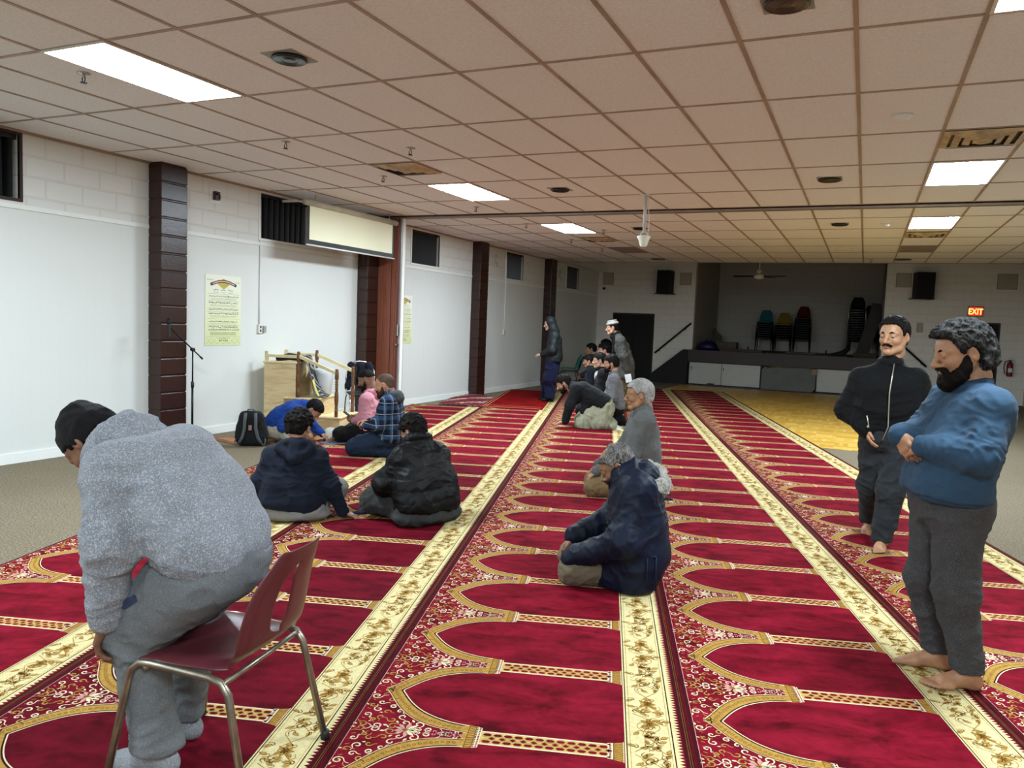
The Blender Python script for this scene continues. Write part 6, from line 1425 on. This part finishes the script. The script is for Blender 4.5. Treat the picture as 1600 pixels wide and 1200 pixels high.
# ------------------------------------------------------------ things on the floor by the left wall
def floor_things():
    # wooden steps with rails (aligned with the rugs)
    c0 = V3(-6.29, 8.405); rz = TH
    e = empty('wooden_pulpit', (c0.x, c0.y, 0), rz, 'pale wooden pulpit steps with turned brown posts against the left wall', 'pulpit')
    pine = m_wood('pine_board', 'b89a66', 'd8c294', 1.6, .5, (1, 1, 5)); pinel = m_wood('pine_top', 'c9b07c', 'e0cda2', 2, .45, (3, 1, 1)); bw = m_wood('turned_brown', '4a2c16', '6e4726', 6, .35, (1, 1, 3))
    Wd = .74
    for x0, x1, z in ((-.30, 0, .215), (-.60, -.30, .455), (-.78, -.60, .455)):
        b = MB(); b.box((x0, 0, 0), (x1, Wd, z-.02), pine); b.build('step_box', e); b = MB(); b.box((x0-.0, -.012, z-.02), (x1+.015, Wd+.012, z), pinel); b.build('step_tread', e, bevel=.004)
    b = MB(); b.box((-1.06, 0, 0), (-.62, Wd-.14, .905), pine); b.build('platform_box', e); b = MB(); b.box((-1.075, -.015, .905), (-.605, Wd-.13, .928), pinel); b.build('platform_top', e, bevel=.004)
    def post(x, y, z0, z1, name='post'):
        H_ = z1-z0; b = MB(); pr = [(.022, 0), (.022, .16), (.016, .17), (.024, .19), (.016, .21), (.020, .24), (.027, .36), (.024, .50), (.015, .56), (.024, .58), (.015, .60), (.024, .63), (.015, .65), (.024, .68), (.015, .70), (.024, .73), (.015, .75), (.026, .80), (.024, .93), (.018, .96), (.022, .98), (.018, 1.0)]
        b.lathe([(r*1.05, z*H_) for r, z in pr], bw, n=14); o = b.build(name, e); o.location = (x, y, z0); return o
    for y in (.03, Wd-.05): post(-.06, y, .215, .86); post(-.595, y, .455, 1.07)
    rm = mat('rail_pine', 'd6c79c', .5)
    for y in (.03, Wd-.05):
        b = MB(); L = math.hypot(.535, .21); M = T((-.06, y, .80), 0, math.atan2(.21, .535)); b.box((-L, -.018, -.022), (0, .018, .022), rm, M); b.build('handrail', e, bevel=.003)
        b = MB(); b.box((-1.04, y-.016, .98), (-.61, y+.016, 1.02), rm); b.build('top_rail', e, bevel=.003)
        b = MB(); b.box((-1.06, y-.02, .928), (-1.02, y+.02, 1.06), rm); b.build('corner_post', e)
    # cloths on the rails
    def M_(x, y, z): p = V3(c0.x, c0.y)+CV*x+AV*y; return (p.x, p.y, z)
    def drape(name, pts, wv, mt, label, cat, thick=.006):
        V = []; n = len(pts); m_ = 7
        for i, (x, y, z) in enumerate(pts):
            for j in range(m_): t = j/(m_-1); V.append(M_(x+.006*math.sin(t*9+i*.5), y+wv*t, z-.012*math.sin(t*5+i)))
        Fc = [(i*m_+j, i*m_+j+1, (i+1)*m_+j+1, (i+1)*m_+j) for i in range(n-1) for j in range(m_-1)]
        b = MB(); b.add(V, Fc, mt, True); o = b.build(name); md = o.modifiers.new('solid', 'SOLIDIFY'); md.thickness = thick; md = o.modifiers.new('sub', 'SUBSURF'); md.levels = 1; md.render_levels = 1
        return tag(o, label, cat)
    t = NT('patterned_black'); o = t.co(); wv = t.n('ShaderNodeTexWave', i_Vector=o, i_Scale=7.0, i_Distortion=6.0, i_Detail=2.0).outputs[1]
    t.set(t.mix(t.ramp_f(wv, .72, .8), srgb('0a0a0b'), srgb('7c7c76')), .7)
    drape('patterned_cloth', [(-.58, .1, .96), (-.57, .1, 1.03), (-.53, .1, .99), (-.50, .1, .85), (-.46, .1, .70), (-.40, .1, .56), (-.33, .1, .475), (-.24, .1, .468)], .26, t.m, 'black cloth with white pattern draped over the rails and down the wooden steps', 'cloth')
    drape('yellow_cloth', [(-.42, .06, .70), (-.39, .06, .6), (-.35, .06, .50), (-.31, .05, .475)], .06, mat('cloth_yellow', 'c9bd62', .8), 'small yellow tag hanging beside the patterned cloth', 'tag')
    b = MB(); b.lathe([(.10, 0), (.125, .02), (.15, .30), (.155, .36), (.15, .365), (.10, .355)], mat('pail_white', 'c4c8c8', .45, var=.03), n=20); b.build('white_container', None) if False else tag(b.build('plastic_container', loc=M_(-.18, .30, .4575) if False else M_(-.44, .50, .4575)), 'tall white plastic container standing on the wooden steps', 'container')
    b = MB(); b.tube([M_(-.95, .12, .95), M_(-.8, .2, .99), M_(-.62, .3, .965), M_(-.5, .35, .9)][:3], [.03, .05, .04], mat('strap_black', '0c0c0d', .7), 8); tag(b.build('folded_mat'), 'black folded cloth lying on top of the wooden platform', 'cloth')
    # chair with chrome frame and dark jacket beside the pulpit
    p = M_(-.04, 1.10, 0); e2 = empty('metal_chair', p, TH+R(-60), 'chrome framed black chair standing behind the wooden steps', 'chair'); ch = mat('chrome', 'c9c9c6', .2, 1, var=.02)
    for sg in (-1, 1): b = MB(); b.tube(smooth([(.22, .22*sg, 0), (.2, .22*sg, .42), (-.18, .22*sg, .45), (-.24, .22*sg, 0)], 2), .011, ch, 8); b.build('leg_frame', e2)
    b = MB(); b.tube(smooth([(-.16, -.21, .42), (-.22, -.21, .85), (-.24, 0, .92), (-.22, .21, .85), (-.16, .21, .42)], 2), .011, ch, 8); b.build('back_frame', e2)
    b = MB(); b.box((-.2, -.2, .42), (.2, .2, .46), M_BLACK); b.build('seat', e2, bevel=.01); b = MB(); b.box((-.235, -.19, .55), (-.2, .19, .85), M_BLACK); b.build('backrest', e2, bevel=.01)
    F = Field(.03); F.slab((-.22, 0, .84), (-.21, 0, .58), (.13, .14), .055, .06, (0, 1, 0)); F.cone((-.22, .13, .84), (-.19, .19, .52), .045, .04); F.cone((-.22, -.13, .84), (-.19, -.19, .52), .045, .04); V, Q = F.mesh(.014); V = folds(V, Q, amp=.018, freq=9, seed=4, up=1)
    sk = Skin(); sk.add(V, Q, cloth('coat_navy', '0d1220', 'fleece')); o = sk.build('coat', loc=(p[0], p[1], 0), rz=TH+R(-60)); tag(o, 'dark navy coat hung over the chrome framed chair', 'coat')
    # microphone stand
    e = empty('microphone_stand', (-7.25, 6.82, 0), 0, 'black boom microphone stand between the near brown column and the green poster', 'microphone stand')
    b = MB(); b.tube([(0, 0, .10), (0, 0, .66)], .013, M_DKMET, 10); b.tube([(0, 0, .64), (0, 0, 1.09)], .009, M_DKMET, 10); b.build('pole', e)
    b = MB(); b.lathe([(.014, .09), (.022, .1), (.022, .15), (.014, .16)], M_BLACK); b.build('hub', e); b = MB(); b.lathe([(.012, .64), (.019, .65), (.019, .71), (.012, .72)], M_BLACK); b.build('clutch', e)
    for a in (-20, 100, 220):
        b = MB(); l_ = .33 if a == -20 else .12 if a == 220 else .2; b.tube([(0, 0, .12), (l_*math.cos(R(a)), l_*math.sin(R(a)), .012)], .009, M_DKMET, 8); b.build('leg', e)
    d = Vector((.08, -.42, .27)).normalized(); pv = Vector((0, 0, 1.10))
    b = MB(); b.lathe([(.01, -.02), (.022, -.02), (.022, .02), (.01, .02)], M_BLACK, T(pv, 0, R(90))); b.build('joint', e)
    b = MB(); b.tube([pv-d*.20, pv+d*.46], .008, M_DKMET, 8); b.tube([pv-d*.22, pv-d*.17], .012, M_BLACK, 8); b.build('boom', e)
    mc = pv+d*.50
    e3 = empty('microphone', Vector((-7.25, 6.82, 0))+mc, 0, 'black handheld microphone clipped to the end of the boom', 'microphone')
    b = MB(); Mx = T((0, 0, 0), 0, R(-12), R(-6)); b.lathe([(.01, -.13), (.014, -.12), (.017, .02), (.02, .03)], M_BLACK, Mx, 14); b.build('body', e3); b = MB(); b.lathe([(.02, .03), (.027, .04), (.028, .07), (.02, .095), (.004, .10)], mat('mic_grille', '1d1d1f', .5, .6, bump=.6, bscale=900), Mx, 14); b.build('grille', e3)
    # backpack
    e = empty('backpack', (-6.49, 6.99, 0), R(125), 'dark grey backpack with two grey shoulder straps standing on the carpet', 'backpack')
    bm = cloth('pack_black', '101113', 'fleece'); gm = cloth('pack_grey', '4a4c4f', 'melange', '606265')
    F = Field(.03); F.slab((.0, 0, .09), (.0, 0, .33), (.08, .06), .085, .085, (0, 1, 0)); F.slab((.0, 0, .10), (.01, 0, .22), (.12, .10), .07, .07, (0, 1, 0)); F.cone((.06, 0, .11), (.06, 0, .22), .07, .06); V, Q = F.mesh(.009, floor=.001); V = folds(V, Q, .006, 10, 3, up=1); sk = Skin(); sk.add(V, Q, bm); sk.build('bag', e)
    for sg in (-1, 1):
        b = MB(); b.tube([(-.085, .055*sg, .40), (-.105, .06*sg, .33), (-.11, .062*sg, .22), (-.105, .085*sg, .12), (-.10, .12*sg, .05)], .019, gm, 8, flat=.4 if False else 1); b.build('shoulder_strap', e); b = MB(); b.tube([(-.10, .12*sg, .05), (-.12, .16*sg, .03), (-.10, .17*sg, .07), (-.08, .165*sg, .10)], .007, gm, 6); b.build('strap_tail', e)
    b = MB(); b.tube([(-.06, -.04, .415), (-.07, -.03, .44), (-.07, .03, .44), (-.06, .04, .415)], .008, gm, 6); b.build('handle', e); b = MB(); b.box((-.118, -.018, .20), (-.108, .018, .26), mat('pack_label', '7c5a55', .7)); b.build('label_patch', e)
    # mats
    def flatmat(name, pts, z, th, m, label, cat, m2=None):
        b = MB(); b.prism(pts, z, z+th, m)
        if m2: cx = sum(p[0] for p in pts)/len(pts); cy = sum(p[1] for p in pts)/len(pts); b.prism([(cx+(x-cx)*.86, cy+(y-cy)*.9) for x, y in pts], z+th, z+th+.001, m2)
        return tag(b.build(name), label, cat)
    flatmat('prayer_mat', [(-7.28, 7.08), (-6.72, 6.93), (-5.95, 8.0), (-6.22, 8.22), (-6.55, 8.28)], 0, .008, mat('mat_orange', '7a4a2a', .9, var=.25), 'orange brown mat on the carpet under the crouching man', 'mat', mat('mat_tan', '9a6a42', .9, var=.3, vscale=12))
    flatmat('cloth_sheet', [(-6.02, 7.62), (-5.78, 7.55), (-5.62, 7.95), (-5.80, 8.05)], .0095, .005, mat('sheet_bluegrey', '5b6577', .8), 'blue grey folded cloth on the mat in front of the crouching man', 'cloth')
    b = MB(); b.lathe([(.002, .0), (.085, .0), (.098, .02), (.10, .08), (.085, .12), (.05, .145), (.004, .15)], mat('white_cap', 'c7c4ba', .8, var=.1, bump=.4, bscale=200), n=20); tag(b.build('white_cap', loc=(-6.02, 7.88, .0155)), 'round white object lying on the mat before the crouching man', 'cap')
    # red mat over far rugs
    o = flatmat('red_mat', [(a.x, a.y) for a in (CV*-2.30+AV*13.95, CV*-1.12+AV*13.95, CV*-1.12+AV*18.0, CV*-2.2+AV*18.0)], .0112, .006, m_velvet('bright_red_mat', '4c0506', '6e0b0c', '860f10'), 'bright red mat laid over the far end of the rugs under the hooded man', 'mat')
    b = MB(); sm_ = mat('mat_stripe', 'b98a62', .8)
    for u in (14.02, 14.06, 14.3): p = [CV*-2.25+AV*u, CV*-1.17+AV*u, CV*-1.17+AV*(u+.02), CV*-2.25+AV*(u+.02)]; b.quad([(q.x, q.y, .0176) for q in p], sm_)
    for v in (-2.24, -2.18): p = [CV*v+AV*14, CV*(v+.015)+AV*14, CV*(v+.015)+AV*17.9, CV*v+AV*17.9]; b.quad([(q.x, q.y, .0176) for q in p], sm_)
    b.build('stripe', o)
    V = []; Fc = []; n = 26
    for i in range(n+1):
        for j in range(15):
            u = 14.0+1.9*i/n; v = -3.05+.80*j/14; p = CV*v+AV*u; V.append((max(p.x, XW+.03), p.y, .012+.045*abs(math.sin(i*.9+j*.25))*(1 if 0 < i < n else .3)*(.35+.65*math.sin(j/14*3.1))))
    for i in range(n):
        for j in range(14): Fc.append((i*15+j, i*15+j+1, (i+1)*15+j+1, (i+1)*15+j))
    t = NT('crumpled_rug'); o_ = t.co(); sp = t.n('ShaderNodeSeparateXYZ', i_Vector=o_).outputs; ua = t.math('ADD', t.math('MULTIPLY', sp[0], -.299), t.math('MULTIPLY', sp[1], .954)); fr = t.math('FRACT', t.math('DIVIDE', ua, .2))
    t.set(t.mix(t.math('MULTIPLY', t.math('GREATER_THAN', fr, .72), t.ramp_f(t.noise(o_, 30), .4, .5)), srgb('5c0614'), srgb('c79a8c')), .9)
    b = MB(); b.add(V, Fc, t.m, True); o = b.build('crumpled_rug'); md = o.modifiers.new('solid', 'SOLIDIFY'); md.thickness = .008; md.offset = 1; tag(o, 'crumpled end of a crimson patterned rug pushed against the left wall', 'rug')
floor_things()
